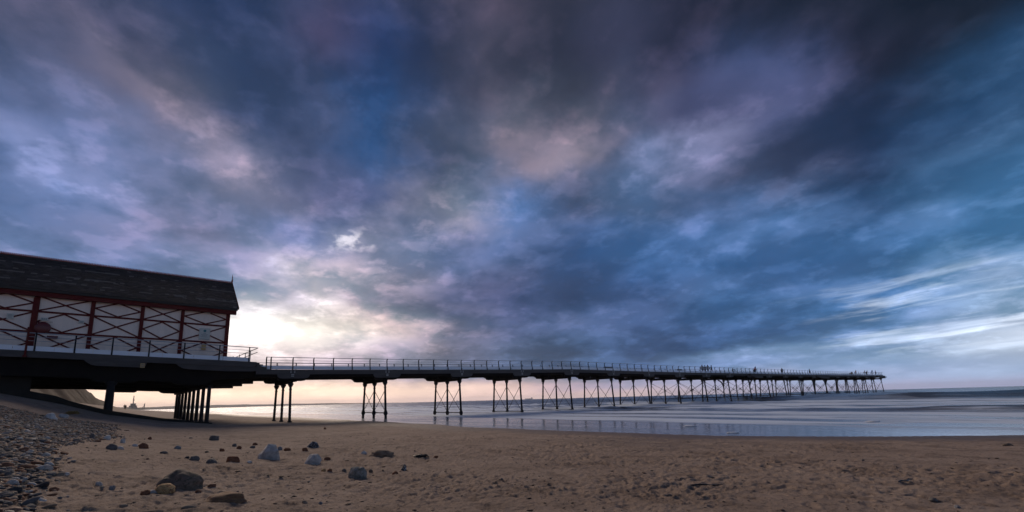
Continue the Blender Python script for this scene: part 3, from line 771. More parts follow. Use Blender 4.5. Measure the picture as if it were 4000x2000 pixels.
# railings
def post_mesh():
    mb = MB()
    mb.tube([(-.02, 0, 0), (-.03, 0, .30), (-.05, 0, .62), (-.085, 0, .86), (-.075, 0, .98), (-.03, 0, 1.06), (.05, 0, 1.10)], [.06, .058, .055, .055, .055, .05, .046], 8)
    mb.tube([(.12, 0, 0), (.13, 0, .08), (.09, 0, .22), (-.03, 0, .38)], .022, 6)
    mb.tube([(.03, -.02, 1.10), (.075, .0, 1.10), (.09, .02, 1.10)], .045, 8)
    return mb.mesh('post', M['post'])
pm = post_mesh()
ry = [-2.2 + 0.0] + [0.0 + k * BAY / 5 for k in range(-1, int((YEND) / (BAY / 5)) + 1)]
ry = sorted(ry)
rails_z = [(1.10, .030), (.83, .014), (.62, .014), (.42, .014)]
for sx_ in (1, -1):
    mb = MB()
    xs_ = {1.10: .05, .83: -.08, .62: -.05, .42: -.035}
    ys_ = [y for y in ry] + [YEND]
    for z_, r_ in rails_z:
        mb.tube([(sx_ * (HW - .10 + xs_[z_] + .02), y, deck_z(y) + z_) for y in ys_], r_, 6)
    rl = mb.build('railing', M['rail'], pier)
    for y in ry:
        link('post', pm, rl, (sx_ * (HW - .10), y, deck_z(y)), (0, 0, 0 if sx_ > 0 else math.pi))
# steps from the platform down to the pier deck
mb = MB()
for k in range(4):
    mb.box(-HW + .2, HW - .2, -2.98 + k * .28, -2.72 + k * .28, 4.78, 5.42 - k * .15)
mb.build('steps', M['planks'], pier)
mb = MB(); mb.prism([(-3.0, 4.80), (-3.0, 5.20), (-2.35, 5.02), (-2.35, 4.82)], lambda y, z, w: (w, y, z), HW - .12, HW + .05); mb.build('step_string', M['fascia'], pier)

# ------------------------------------------------------------------ landing platform under the pavilion
def pz(y): return 5.45 - 0.026 * (y + 3.2)            # platform top falls a little seaward
PX = 3.4
plat = empty('landing_platform', (0, -12, 1.2)); tag(plat, 'dark landing platform on a row of slender columns under the pavilion', 'platform')
BASE = Vector((0, -12, 1.2))
def pb(mb, name, mt, parent=plat, base=BASE):
    mb.v = [(v[0]-base.x, v[1]-base.y, v[2]-base.z) for v in mb.v]
    return mb.build(name, mt, parent)
mb = MB(); mb.prism([(-26, pz(-26)), (-3.03, pz(-3.03)), (-3.03, pz(-3.03) - .16), (-26, pz(-26) - .16)], lambda y, z, w: (w, y, z), PX - .05, -27); pb(mb, 'deck', M['planks'])
mb = MB(); mb.prism([(-26, pz(-26)-.01), (-3.0, pz(-3)-.01), (-3.06, pz(-3) - .30), (-3.25, pz(-3)-.46), (-26, pz(-26) - .46)], lambda y, z, w: (w, y, z), PX, PX - .06); pb(mb, 'fascia', M['fascia'])
mb = MB(); mb.prism([(-14.2, 5.30), (-10.55, 5.20), (-10.62, 4.92), (-10.85, 4.78), (-13.45, 4.86), (-13.75, 4.92), (-14.05, 5.12)], lambda y, z, w: (w, y, z), PX - .02, PX - .07); pb(mb, 'bracket_panel', M['fascia'])
mb = MB(); mb.prism([(-8.75, 5.16), (-2.2, 5.02), (-2.2, 4.72), (-3.4, 4.62), (-5.2, 4.60), (-7.9, 4.72), (-8.3, 4.80), (-8.6, 5.0)], lambda y, z, w: (w, y, z), PX - .08, PX - .13); pb(mb, 'bracket_panel', M['fascia'])
# main girders with haunches over the supports
gp = [(-26, 5.5), (-26, 4.25), (-15.7, 4.08), (-13.75, 3.98), (-13.65, 3.82), (-13.4, 3.72), (-11.3, 3.66), (-11.1, 3.72), (-11.0, 3.86), (-9.9, 3.80), (-8.9, 3.78), (-8.7, 3.62), (-8.4, 3.52), (-7.3, 3.48), (-6.5, 3.50), (-6.05, 3.86), (-5.9, 3.96), (-3.0, 4.10), (-.9, 4.12), (-.9, 4.75), (-3.05, 4.78), (-3.05, 5.2)]
for gx in (2.5, -3.5, -10, -17, -24):
    mb = MB(); mb.prism(gp, lambda y, z, w: (w, y, z), gx, gx - .45); pb(mb, 'girder', M['under'])
mb = MB(); mb.prism([(-26, 4.9), (-3.1, 4.6), (-3.1, 4.5), (-26, 4.8)], lambda y, z, w: (w, y, z), 2.0, -26.8); pb(mb, 'soffit', M['under'])
# row of nine columns, slightly skewed
for k in range(9):
    x = 2.45 - 3.45 * k; y = -6.25 - 0.085 * k
    zg = float(ground(x, y, False)) - .3
    mb = MB(); mb.tube([(x, y, zg), (x, y, 3.56)], [.155, .135], 12); mb.tube([(x, y, 3.38), (x, y, 3.56)], [.15, .22], 12); pb(mb, 'column', M['steel'])
mb = MB(); mb.prism([(2.75, 3.58), (2.65, 3.42), (2.5, 3.36), (-25.8, 3.36), (-25.8, 3.6)], lambda a, z, w: (a, w - 0.0246 * (2.45 - a), z), -6.55, -5.98); pb(mb, 'cross_head', M['under'])
# thick piers and abutment at the shore end
for x in (2.35, ):
    y = -12.55; zg = float(ground(x, y, False)) - .3
    mb = MB(); mb.tube([(x, y, zg), (x, y, 3.78)], [.28, .24], 16); mb.tube([(x, y, 3.5), (x, y, 3.7)], [.32, .4], 16); pb(mb, 'pillar', M['steel'])
mb = MB(); mb.add([(1.6, -26, .5), (1.6, -16.9, .5), (-26, -22.5, .5), (-26, -30, .5), (1.6, -26, 4.6), (1.6, -16.9, 4.6), (-26, -22.5, 4.6), (-26, -30, 4.6)], [(0,1,2,3),(4,5,6,7),(0,1,5,4),(1,2,6,5),(2,3,7,6),(3,0,4,7)]); pb(mb, 'abutment', M['abut'])
# kick boards, railing
for k, y in enumerate(np.arange(-24, -3.6, 2.05)):
    y0, y1 = float(y) + .01, min(float(y) + 2.04, -3.4)
    mb = MB(); mb.prism([(y0, pz(y0) + .01), (y1, pz(y1) + .01), (y1, pz(y1) + .345), (y0, pz(y0) + .335)], lambda y, z, w: (w, y, z), PX - .10, PX - .13); pb(mb, 'kick_board', M['kick'])
mb = MB(); mb.tube([(-.01, 0, 0), (-.01, 0, 1.16), (.0, 0, 1.22)], [.05, .045, .045], 8); mb.tube([(0, 0, 1.19), (0, 0, 1.27)], .055, 8)
pm2 = mb.mesh('post', M['post'])
mb = MB()
for z_, r_ in ((1.245, .034), (.98, .018), (.70, .018)):
    mb.tube([(PX - .07, y, pz(y) + z_) for y in (-25, -18, -12, -3.35)] + ([(PX - .07, -2.95, pz(-3) + z_ - .01)] if z_ > 1.2 else []), r_, 6)
rl = pb(mb, 'railing', M['rail'])
for y in (-24.9, -22.8, -20.75, -18.7, -16.79, -14.75, -12.7, -10.51, -8.27, -5.84, -3.62):
    link('post', pm2, rl, (PX - .07 - BASE.x, y - BASE.y, pz(y) - BASE.z))
# stair handrail going away across the platform end
mb = MB()
for z_ in (1.22, .86):
    mb.tube([(PX - .1, -3.0, pz(-3) + z_), (2.4, -3.3, pz(-3) + z_ - .14), (-1.5, -3.75, pz(-3) + z_ - .30), (-4.2, -4.0, pz(-3) + z_ - .42), (-5.4, -4.1, pz(-3) + z_ - .80)], .03, 6)
for x, y in ((2.2, -3.35), (.6, -3.5), (-1.2, -3.7), (-3.2, -3.95)):
    mb.tube([(x, y, pz(-3) - .0), (x, y, pz(-3) + 1.05)], .03, 6)
pb(mb, 'stair_handrail', M['post'])
# plate on the bracket and a thin red downpipe
p = on_x(557, 1428, PX)
lp = MB(); lp.box(0, .05, -.14, .14, -.17, .17); o = lp.build('wall_plate', M['amber'], plat, (PX + .003 - BASE.x, p[1] - BASE.y, p[2] - BASE.z))
for s_ in (-.06, .06):
    q = MB(); q.box(.051, .056, -.10, .10, s_ - .025, s_ + .025); q.build('lettering_bar', M['ink'], o)
# low sill along the foot of the platform
mb = MB()
ys_ = list(np.linspace(-19.5, -5.9, 18))
poly = []
for y in ys_: poly.append((y, float(ground(2.3, y, False)) - .25))
top_ = [(y, float(ground(2.3, y, False)) + np.interp(y, [-19.5, -15.2, -14.9, -12, -8, -5.9], [.48, .50, .34, .30, .16, .08])) for y in reversed(ys_)]
mb.prism(poly + top_, lambda y, z, w: (w, y, z), 2.0, 2.9)
o = pb(mb, 'timber_sill', M['abut'], None, Vector((0, 0, 0))); tag(o, 'black weed-stained sill lying along the foot of the platform', 'sill')
# slipway wall beyond
mb = MB(); mb.prism([(-26, 2.0), (-18.5, 1.3), (-18.5, 2.35), (-20, 2.75), (-26, 3.2)], lambda y, z, w: (w, y, z), -34, -48)
o = pb(mb, 'slipway', M['concrete'], None, Vector((0, 0, 0))); tag(o, 'pale concrete slipway wall on the shingle below the cliff', 'slipway')

# ------------------------------------------------------------------ pavilion
def bz(y, z): return z - 0.015 * (y + 11.2)
WX = 2.0
RX, EX = -2.7, 2.62
HB = Vector((-2.7, -14, 5.6))
hut = empty('pavilion', HB); tag(hut, 'long cream and oxblood timber pavilion with a slate roof on the platform', 'building')
def hb(mb, name, mt, parent=hut):
    mb.v = [(v[0]-HB.x, v[1]-HB.y, v[2]-HB.z) for v in mb.v]
    return mb.build(name, mt, parent)
PY = [-26.4, -23.3, -20.25, -17.2, -14.15, -11.18, -8.54, -5.27]
R1, R2, TOPZ, BOTZ = 8.70, 7.22, 9.84, 5.55
for a, b_ in zip(PY[:-1], PY[1:]):
    mb = MB(); mb.prism([(a, bz(a, BOTZ)), (b_, bz(b_, BOTZ)), (b_, bz(b_, TOPZ)), (a, bz(a, TOPZ))], lambda y, z, w: (w, y, z), WX, WX - .12); hb(mb, 'wall_panel', M['cream'])
for k, y in enumerate(PY):
    w_ = .125 if 0 < k < len(PY) - 1 else .15
    if k == 3: w_ = .17
    mb = MB(); mb.box(WX - .05, WX + .10, y - w_, y + w_, bz(y, BOTZ) - .05, bz(y, TOPZ) - .004); hb(mb, 'post', M['red'])
t_ = .065
for k, (a, b_) in enumerate(zip(PY[:-1], PY[1:])):
    a2, b2 = a + .125, b_ - .125
    for z_ in (R1, R2):
        mb = MB(); mb.prism([(a2, bz(a2, z_) - t_), (b2, bz(b2, z_) - t_), (b2, bz(b2, z_) + t_), (a2, bz(a2, z_) + t_)], lambda y, z, w: (w, y, z), WX - .02, WX + .06); hb(mb, 'rail', M['red'])
    c_ = (a2 + b2) / 2
    for tier, (z0, z1) in enumerate(((R1 + t_, TOPZ), (R2 + t_, R1 - t_), (R2 - 1.55, R2 - t_))):
        zm = (z0 + z1) / 2
        if (k + tier) % 2 == 0: segs = [((a2, zm), (c_, z1)), ((c_, z1), (b2, zm)), ((b2, zm), (c_, z0)), ((c_, z0), (a2, zm))]
        else: segs = [((a2, z0), (b2, z1)), ((a2, z1), (b2, z0))]
        for n_, (p, q) in enumerate(segs):
            mb = MB(); xo = WX + .012 + .007 * (n_ % 2)
            mb.bar((xo, p[0], bz(p[0], p[1])), (xo, q[0], bz(q[0], q[1])), .05, .085, (1, 0, 0)) if False else mb.bar((xo, p[0], bz(p[0], p[1])), (xo, q[0], bz(q[0], q[1])), .10, .05, (1, 0, 0))
            hb(mb, 'lattice_strip', M['red'])
# end gable and back
mb = MB(); mb.prism([(WX - .1, bz(-5.3, BOTZ)), (WX - .1, bz(-5.3, TOPZ)), (RX, 13.4), (2 * RX - WX, bz(-5.3, TOPZ)), (2 * RX - WX, bz(-5.3, BOTZ))], lambda a, z, w: (a, w, z), -5.36, -5.48); hb(mb, 'gable_wall', M['cream'])
mb = MB(); mb.box(2 * RX - WX, 2 * RX - WX + .12, -26.4, -5.5, BOTZ, TOPZ); hb(mb, 'back_wall', M['cream'])
mb = MB(); mb.prism([(EX - .42, 0), (EX - .08, 0), (EX - .08, .34), (EX - .42, .34)], lambda a, z, w: (a, w, bz(w, 9.74) + z), -26.6, -4.72); hb(mb, 'fascia_board', M['red'])
mb = MB(); mb.prism([(EX - .06, 0), (EX + .10, .0), (EX + .12, .17), (EX - .06, .17)], lambda a, z, w: (a, w, bz(w, 10.06) + z), -26.6, -4.66); hb(mb, 'gutter', M['gutter'])
# roof
ez, rz_ = 10.26, 13.72
mb = MB()
def roofz(a): return ez + (rz_ - ez) * (EX - a) / (EX - RX)
mb.prism([(EX, ez - .10), (EX, ez - .02), (RX, rz_ - .02), (2*RX - EX, ez - .02), (2*RX - EX, ez - .10), (RX, rz_ - .12)], lambda a, z, w: (a, w, bz(w, z)), -26.8, -4.62)
roof = hb(mb, 'roof', M['gutter'])
sl_len = math.hypot(EX - RX, rz_ - ez); ang = math.atan2(rz_ - ez, EX - RX)
NCO = 30; rowh = sl_len / NCO
slm, slp = MB(), MB()
rnd = random.Random(5)
for r_ in range(NCO):
    y = -26.7 - (r_ % 2) * .15
    while y < -4.62:
        w_ = rnd.uniform(.26, .34); y1 = min(y + w_ - .006, -4.60)
        y0c = max(y, -26.7)
        t0 = r_ * rowh - .03; t1 = t0 + rowh * 1.25
        lift = rnd.uniform(.0, .012)
        if y1 - y0c > .04:
            pts = []
            for hgt in (0.0, .022):
                for (t, yy, dl) in ((t0, y0c, .028), (t0, y1, .028), (t1, y1, .004), (t1, y0c, .004)):
                    t = min(t, sl_len)
                    a = EX - t * math.cos(ang) + (dl + hgt + lift) * math.sin(ang); z = ez + t * math.sin(ang) + (dl + hgt + lift) * math.cos(ang)
                    pts.append((a - HB.x, yy - HB.y, bz(yy, z) - HB.z))
            pale = (r_ in (6, 7, 12, 13, 18, 22)) and rnd.random() < 2.2 * max(0, float(vnoise(y * .35, r_ * 3.3, 4)) + .12) or rnd.random() < .01
            (slp if pale else slm).add(pts, [(4,5,6,7),(0,1,5,4),(1,2,6,5),(2,3,7,6),(3,0,4,7)])
        y += w_
tag(slm.build('slates', M['slate'], roof), kind='stuff')
tag(slp.build('lichened_slates', M['slate_pale'], roof), kind='stuff')
# ridge tiles: saddle with a low fretted crest
mb = MB()
mb.prism([(-.16, -.10), (0, .03), (.16, -.10), (.19, -.08), (0, .075), (-.19, -.08)], lambda a, z, w: (a, w, z), -.145, .145)
for q in (-.10, 0.0, .10): mb.box(-.03, .03, q - .034, q + .034, .06, .19)
mb.box(-.022, .022, -.14, .14, .05, .085)
rtm = mb.mesh('ridge_tile', M['ridge'])
for k in range(72):
    y = -4.78 - .30 * k
    link('ridge_tile', rtm, roof, (RX - HB.x, y - HB.y, bz(y, rz_) - HB.z), (0, 0, rnd.uniform(-.02, .02)))
mb = MB(); mb.tube([(0, 0, -.1), (0, 0, .2), (0, 0, .24), (0, 0, .30), (0, 0, .34), (0, 0, .55), (0, 0, .60), (0, 0, .66), (0, 0, .95)], [.07, .05, .09, .09, .04, .028, .055, .03, .006], 8)
mb.bar((0, -.10, .45), (0, .10, .45), .02, .02)
mb.build('finial', M['ridge'], roof, (RX - HB.x, -4.60 - HB.y, bz(-4.6, rz_) - HB.z))
mb = MB(); mb.bar((EX + .02, -4.58, bz(-4.58, ez)), (RX, -4.58, bz(-4.58, rz_)), .05, .18, (0, 0, 1)); hb(mb, 'verge_board', M['red'])
# fixtures on the wall: each its own thing
def wall_pt(px, py): p = on_x(px, py, WX + .07); return Vector((WX + .075, p[1], p[2]))
p = wall_pt(168, 1281)
e = empty('lifebuoy_housing', p); tag(e, 'round dark red lifebuoy housing hung on the cream pavilion wall', 'lifebuoy')
mb = MB(); mb.tube([(0, 0, 0), (.14, 0, 0), (.18, 0, 0)], [.42, .42, .36], 20); mb.build('lid', M['crimson'], e)
mb = MB(); mb.bar((.02, -.45, .42), (.02, .45, .46), .03, .02); mb.build('bracket', M['steel'], e)
mb = MB(); mb.box(-.01, .05, -.18, .2, .52, .74); mb.build('notice', M['board'], e)
for j in range(3):
    mb = MB(); mb.box(.051, .055, -.13 + .1 * j, -.08 + .1 * j, .58, .70); mb.build('lettering_bar', M['ink'], e)
p = wall_pt(205, 1318)
mb = MB(); mb.box(0, .14, -.28, .28, -.10, .10); mb.box(.14, .16, -.24, .24, -.07, .07); o = mb.build('cable_box', M['crimson'], None, p); tag(o, 'small dark red box on the pavilion wall under the lifebuoy housing', 'box')
def sign(px, py, w, h, label, rows_, crest=False, name='notice_board'):
    p = wall_pt(px, py)
    e = empty(name, p); tag(e, label, 'sign')
    mb = MB(); mb.box(0, .03, -w/2, w/2, -h/2, h/2); mb.build('panel', M['board'], e)
    for j, (zz, ww) in enumerate(rows_):
        mb = MB(); mb.box(.031, .035, -ww/2, ww/2, zz - .014, zz + .014); mb.build('lettering_bar', M['ink'], e)
    if crest:
        mb = MB(); mb.tube([(.031, 0, h * .28), (.036, 0, h * .28)], .11, 12); mb.build('crest', M['teal'], e)
    return e
sign(799, 1305, .78, .98, 'pale notice board with a round teal crest on the end wall bay', [(.05, .22), (-.05, .5), (-.15, .4), (-.25, .5), (-.42, .7)], True)
sign(318, 1258, .30, .22, 'small faded notice beside the second red post of the pavilion', [(.04, .2), (-.04, .2)])
sign(40, 1235, .34, .40, 'small faded notice on the wall bay left of the lifebuoy housing', [(.08, .2), (0, .22), (-.08, .18)])
p = wall_pt(795, 1357)
mb = MB(); mb.box(0, .12, -.16, .16, -.22, .22); mb.prism([(-.16, .22), (.16, .22), (0, .34)], lambda a, z, w: (w, a, z), 0, .12); o = mb.build('leaflet_box', M['amber'], None, p); tag(o, 'small ochre box low on the wall under the crested notice board', 'box')
for px, py, nb_ in ((130, 1155, 'near the lifebuoy housing bay'), (388, 1180, 'right of the second red post'), (640, 1205, 'over the narrow bay'), (815, 1221, 'above the crested notice board')):
    p = wall_pt(px, py)
    mb = MB(); mb.box(0, .16, -.14, .14, -.05, .05); mb.prism([(-.12, -.05), (.12, -.05), (.07, -.12), (-.07, -.12)], lambda a, z, w: (w, a, z), .03, .15)
    o = mb.build('wall_light', M['board'], None, p); tag(o, 'small unlit wall light under the red eaves ' + nb_, 'light')
# red pole in front of the railing
p = on_x(97, 1389, PX + .12)
mb = MB(); mb.tube([(0, 0, 0), (0, 0, 1.95)], .06, 8); mb.tube([(0, 0, -.04), (0, 0, .06)], .12, 8); mb.tube([(0, 0, 1.9), (0, 0, 2.02)], .08, 8)
o = mb.build('red_pole', M['red'], None, (PX + .14, p[1], p[2] - .05)); tag(o, 'slim red pole fixed to the platform edge before the railing', 'pole')

# ------------------------------------------------------------------ stones on the beach
def hit(px, py):
    """photo pixel -> point on the sand"""
    v = ray(px, py)
    lo, hi = 0.5, 400.0
    t = 1.0
    prev = 0.5
    while t < 400:
        p = EYE + v * t
        if p[2] < float(ground(p[0], p[1], False)): break
        prev = t; t *= 1.03
    lo, hi = prev, t
    for _ in range(30):
        mdl = (lo + hi) / 2; p = EYE + v * mdl
        if p[2] < float(ground(p[0], p[1], False)): hi = mdl
        else: lo = mdl
    p = EYE + v * hi
    return Vector(p), hi
def rock_mesh(seed, ang, mt, sub=3):
    rn = random.Random(seed)
    bm = bmesh.new()
    if ang:
        for _ in range(22):
            v = Vector((rn.gauss(0, 1), rn.gauss(0, 1), rn.gauss(0, 1))).normalized()
            v *= rn.uniform(.86, 1.0) / (abs(v.x) ** 4 + abs(v.y) ** 4 + abs(v.z) ** 4) ** .25
            bm.verts.new(v)
        r = bmesh.ops.convex_hull(bm, input=bm.verts)
        bmesh.ops.delete(bm, geom=[g_ for g_ in r['geom_interior'] if isinstance(g_, bmesh.types.BMVert)], context='VERTS')
        bmesh.ops.bevel(bm, geom=bm.edges[:], offset=.06, segments=2, affect='EDGES', profile=.6)
        bmesh.ops.triangulate(bm, faces=bm.faces)
        bmesh.ops.subdivide_edges(bm, edges=bm.edges[:], cuts=1, use_grid_fill=True)
    else:
        bmesh.ops.create_icosphere(bm, subdivisions=sub, radius=1.0)
    off = Vector((rn.uniform(-9, 9), rn.uniform(-9, 9), rn.uniform(-9, 9)))
    from mathutils import noise as mn
    for v in bm.verts:
        d_ = v.co.normalized()
        a = mn.noise(d_ * 1.1 + off) * (.10 if ang else .34) + mn.noise(d_ * 2.6 + off) * (.07 if ang else .11) + mn.noise(d_ * 7 + off) * .03
        v.co *= 1 + a
    co_ = [v.co for v in bm.verts]
    mx = [max(abs(c[k]) for c in co_) for k in range(3)]
    for v in bm.verts: v.co = Vector((v.co.x / mx[0], v.co.y / mx[1], v.co.z / mx[2])) * .5
    me = bpy.data.meshes.new('stone')
    bm.to_mesh(me); bm.free()
    me.polygons.foreach_set('use_smooth', [True] * len(me.polygons))
    if ang: me.set_sharp_from_angle(angle=math.radians(38))
    me.materials.append(mt)
    return me
# (left px, right px, top px, bottom px, material, angular, name, label, category)
ROCKS = [
 (569, 780, 1822, 1912, 'brown', 0, 'boulder', 'largest brown humped boulder half sunk in the sand', 'boulder'),
 (563, 677, 1887, 1932, 'ochre', 0, 'stone', 'flat yellow ochre stone leaning against the large brown boulder', 'stone'),
 (536, 577, 1912, 1934, 'rust', 0, 'stone', 'small rust stone at the tip of the yellow ochre stone', 'stone'),
 (570, 606, 1913, 1932, 'grey', 0, 'stone', 'small pale grey stone tucked before the yellow ochre stone', 'stone'),
 (765, 951, 1920, 1964, 'slab', 0, 'rock_slab', 'low rusty brown slab lying flat in the sand', 'rock'),
 (730, 776, 1777, 1801, 'dark', 0, 'stone', 'dark blue-grey stone with a rusty end, left of its round dark twin', 'stone'),
 (796, 846, 1789, 1813, 'dark', 0, 'stone', 'rounded dome-shaped dark slate-blue stone on the sand', 'stone'),
 (873, 932, 1779, 1808, 'rust', 1, 'stone', 'broken orange-brown stone beside the dark domed stone', 'stone'),
 (396, 454, 1729, 1757, 'dark', 0, 'stone', 'long oval blue-black stone at the edge of the shingle', 'stone'),
 (452, 477, 1741, 1756, 'white', 0, 'stone', 'small chalky stone touching the oval blue-black stone', 'stone'),
 (340, 365, 1690, 1713, 'dark', 1, 'stone', 'dark brown-black stone standing at the shingle edge', 'stone'),
 (390, 427, 1697, 1717, 'white', 0, 'stone', 'chalky white stone beside the standing dark stone', 'stone'),
 (464, 489, 1711, 1731, 'white', 1, 'stone', 'bright white angular stone above the oval blue-black stone', 'stone'),
 (508, 534, 1733, 1745, 'white', 0, 'stone', 'flat pale stone left of an orange stone near the shingle', 'stone'),
 (532, 571, 1727, 1754, 'rust', 1, 'stone', 'orange split stone beside a flat pale stone near the shingle', 'stone'),
 (572, 592, 1705, 1717, 'rust', 0, 'stone', 'lone small round brown stone on bare sand near the shingle', 'stone'),
 (617, 652, 1762, 1773, 'dark', 0, 'stone', 'thin flat dark stone lying level in the sand', 'stone'),
 (673, 703, 1738, 1756, 'blue', 0, 'stone', 'lone blue-grey stone behind the dark stones', 'stone'),
 (807, 850, 1698, 1721, 'dark', 1, 'rock', 'dark wedge-shaped rock sloping into the sand behind the boulders', 'rock'),
 (159, 212, 1607, 1637, 'white', 0, 'boulder', 'large pale stone high on the shingle bank', 'boulder'),
 (215, 258, 1613, 1632, 'grey', 0, 'boulder', 'flat grey stone beside the large pale stone on the bank', 'boulder'),
 (0, 41, 1835, 1863, 'dark', 0, 'stone', 'dark grey stone low on the shingle above a pinkish one', 'stone'),
 (4, 58, 1870, 1900, 'grey', 0, 'stone', 'rounded pinkish-grey stone at the foot of the shingle', 'stone'),
 (116, 167, 1944, 1964, 'white', 0, 'stone', 'long flat white stone alone on the nearest sand', 'stone'),
 (365, 394, 1880, 1898, 'grey', 0, 'stone', 'pale pebble paired with a bluish one left of the brown boulder', 'stone'),
 (421, 448, 1896, 1913, 'blue', 1, 'stone', 'bluish pebble paired with a pale one left of the brown boulder', 'stone'),
 (237, 264, 1845, 1858, 'white', 0, 'stone', 'thin whitish stone just below the shingle edge', 'stone'),
 (128, 190, 1812, 1838, 'grey', 1, 'stone', 'broad grey slab-like stone at the lower shingle edge', 'stone'),
 (992, 1097, 1724, 1796, 'grey', 1, 'boulder', 'tallest angular pale grey boulder on the sand', 'boulder'),
 (1018, 1046, 1773, 1793, 'blue', 0, 'stone', 'small blue-grey pebble in front of the tallest grey boulder', 'stone'),
 (1080, 1101, 1743, 1760, 'blue', 0, 'stone', 'grey pebble behind the right side of the tallest grey boulder', 'stone'),
 (1101, 1133, 1749, 1762, 'rust', 0, 'stone', 'flat brown stone right of the tallest grey boulder', 'stone'),
 (1178, 1251, 1769, 1815, 'grey', 1, 'boulder', 'squat square-cut blue-grey boulder right of the tallest one', 'boulder'),
 (1187, 1246, 1722, 1751, 'striped', 1, 'rock', 'dark rock with white veins behind the squat grey boulder', 'rock'),
 (1174, 1204, 1748, 1765, 'rust', 0, 'stone', 'round red-brown stone below the white-veined rock', 'stone'),
 (1259, 1291, 1785, 1799, 'rust', 0, 'stone', 'flat reddish stone right of the squat grey boulder', 'stone'),
 (1345, 1432, 1813, 1870, 'greygreen', 1, 'boulder', 'grey-green boulder with pale patches, sunk in damp sand', 'boulder'),
 (1545, 1601, 1812, 1841, 'striped', 1, 'rock', 'white-veined dark rock beside a brown stone, right of the grey-green boulder', 'rock'),
 (1528, 1558, 1839, 1856, 'rust', 0, 'stone', 'brown stone leaning on the right-hand white-veined rock', 'stone'),
 (1426, 1545, 1754, 1786, 'sandy', 0, 'sand_clod', 'low sandy clod mounded behind the grey-green boulder', 'clod'),
 (1404, 1432, 1758, 1777, 'white', 1, 'stone', 'small bright white stone at the end of the sandy clod', 'stone'),
 (1693, 1712, 1779, 1790, 'rust', 0, 'stone', 'small red-brown stone right of the black seaweed', 'stone'),
 (903, 922, 1732, 1746, 'dark', 0, 'stone', 'small dark stone behind a red-brown one left of the tallest boulder', 'stone'),
 (920, 941, 1741, 1755, 'rust', 0, 'stone', 'small red-brown stone left of the tallest boulder', 'stone'),
 (971, 995, 1741, 1753, 'dark', 0, 'stone', 'small blue-black stone at the left foot of the tallest boulder', 'stone'),
 (980, 1005, 1728, 1741, 'rust', 0, 'stone', 'flat red stone behind the tallest boulder', 'stone'),
 (847, 877, 1751, 1765, 'rust', 1, 'stone', 'jagged red stone among crumbs of red rock', 'stone'),
 (1262, 1273, 1669, 1679, 'rust', 0, 'stone', 'lone red-brown stone on open sand before the trestle', 'stone'),
 (954, 982, 1800, 1811, 'white', 0, 'stone', 'flat pale stone right of the broken orange-brown stone', 'stone'),
 (1274, 1296, 1830, 1845, 'rust', 0, 'stone', 'small dark red stone left of the grey-green boulder', 'stone'),
 (1251, 1272, 1831, 1843, 'ochre', 0, 'stone', 'small ochre stone left of a dark red one', 'stone'),
 (1332, 1351, 1829, 1843, 'dark', 0, 'stone', 'small black stone touching the grey-green boulder', 'stone'),
 (1434, 1456, 1832, 1847, 'brown', 0, 'stone', 'small brown stone at the right foot of the grey-green boulder', 'stone'),
 (1955, 1967, 1867, 1878, 'dark', 0, 'stone', 'lone little round dark stone on wide open sand', 'stone'),
 (3927, 3966, 1731, 1743, 'brown', 0, 'stone', 'smooth dark oval stone on open sand near the water', 'stone'),
 (3634, 3670, 1945, 1959, 'dark', 0, 'stone', 'flat blackish stone on the open nearest sand', 'stone'),
 (3734, 3761, 1975, 1987, 'blue', 0, 'stone', 'pale blue-grey pebble near the flat blackish stone', 'stone'),
 (3368, 3380, 1794, 1803, 'dark', 0, 'stone', 'tiny dark pebble alone on smooth open sand', 'stone'),
]
for i, (x0, x1, y0, y1, mt, ang, nm, lab, cat) in enumerate(ROCKS):
    p, t = hit((x0 + x1) / 2, y1 - 2)
    k = t / F                                         # metres per photo pixel at that distance
    w = (x1 - x0) * k * .88; h = (y1 - y0) * k * .82
    dep = w * (0.75 if w > .15 else .9)
    me = rock_mesh(100 + i, ang, ST[mt], 4 if w > .4 else 3)
    fwd = Vector((-math.sin(AZ), math.cos(AZ), 0))
    c = p + fwd * dep * .35
    gz = float(ground(c.x, c.y, False))
    sink = .42
    hh2 = h / (1 - sink)
    o = link(nm, me, None, (c.x, c.y, gz + hh2 * (.5 - sink)), (0, 0, AZ + random.uniform(-.25, .25)), (w, dep, hh2))
    tag(o, lab, cat)
# seaweed clump, sticks
M['weed'] = simple('black_bladder_wrack', (0.018, 0.014, 0.010), 0.4, 0.4, 20.0)
M['tuft'] = simple('yellow_dry_weed', (0.26, 0.16, 0.05), 0.8, 0.4, 14.0)
def clump(px, py, wpx, hpx, mt, n_, name, label, cat, seed):
    p, t = hit(px, py); k = t / F; rn = random.Random(seed)
    mb = MB()
    for _ in range(n_):
        a = rn.uniform(0, 6.28); r0 = rn.uniform(0, .25); r1 = rn.uniform(.3, .5)
        w = wpx * k; h = hpx * k
        pts = []
        for s_ in np.linspace(0, 1, 5):
            rr = r0 + (r1 - r0) * s_
            pts.append((math.cos(a + s_ * rn.uniform(-.5, .5)) * rr * w, math.sin(a) * rr * w * .6, max(.005, h * (.2 + .8 * math.sin(s_ * 3.0) * rn.uniform(.4, 1.0)) * (1 - s_ * .6))))
        mb.tube(pts, [.012, .016, .014, .010, .003], 5)
    o = mb.build(name, mt, None, (p.x, p.y, float(ground(p.x, p.y, False))), (0, 0, AZ)); tag(o, label, cat)
clump(1643, 1788, 70, 17, M['weed'], 46, 'seaweed', 'black tangled seaweed clump on the open sand', 'seaweed', 3)
clump(282, 1622, 58, 24, M['tuft'], 60, 'weed_tuft', 'yellow-brown dry weed heap on top of the shingle bank', 'weed', 4)
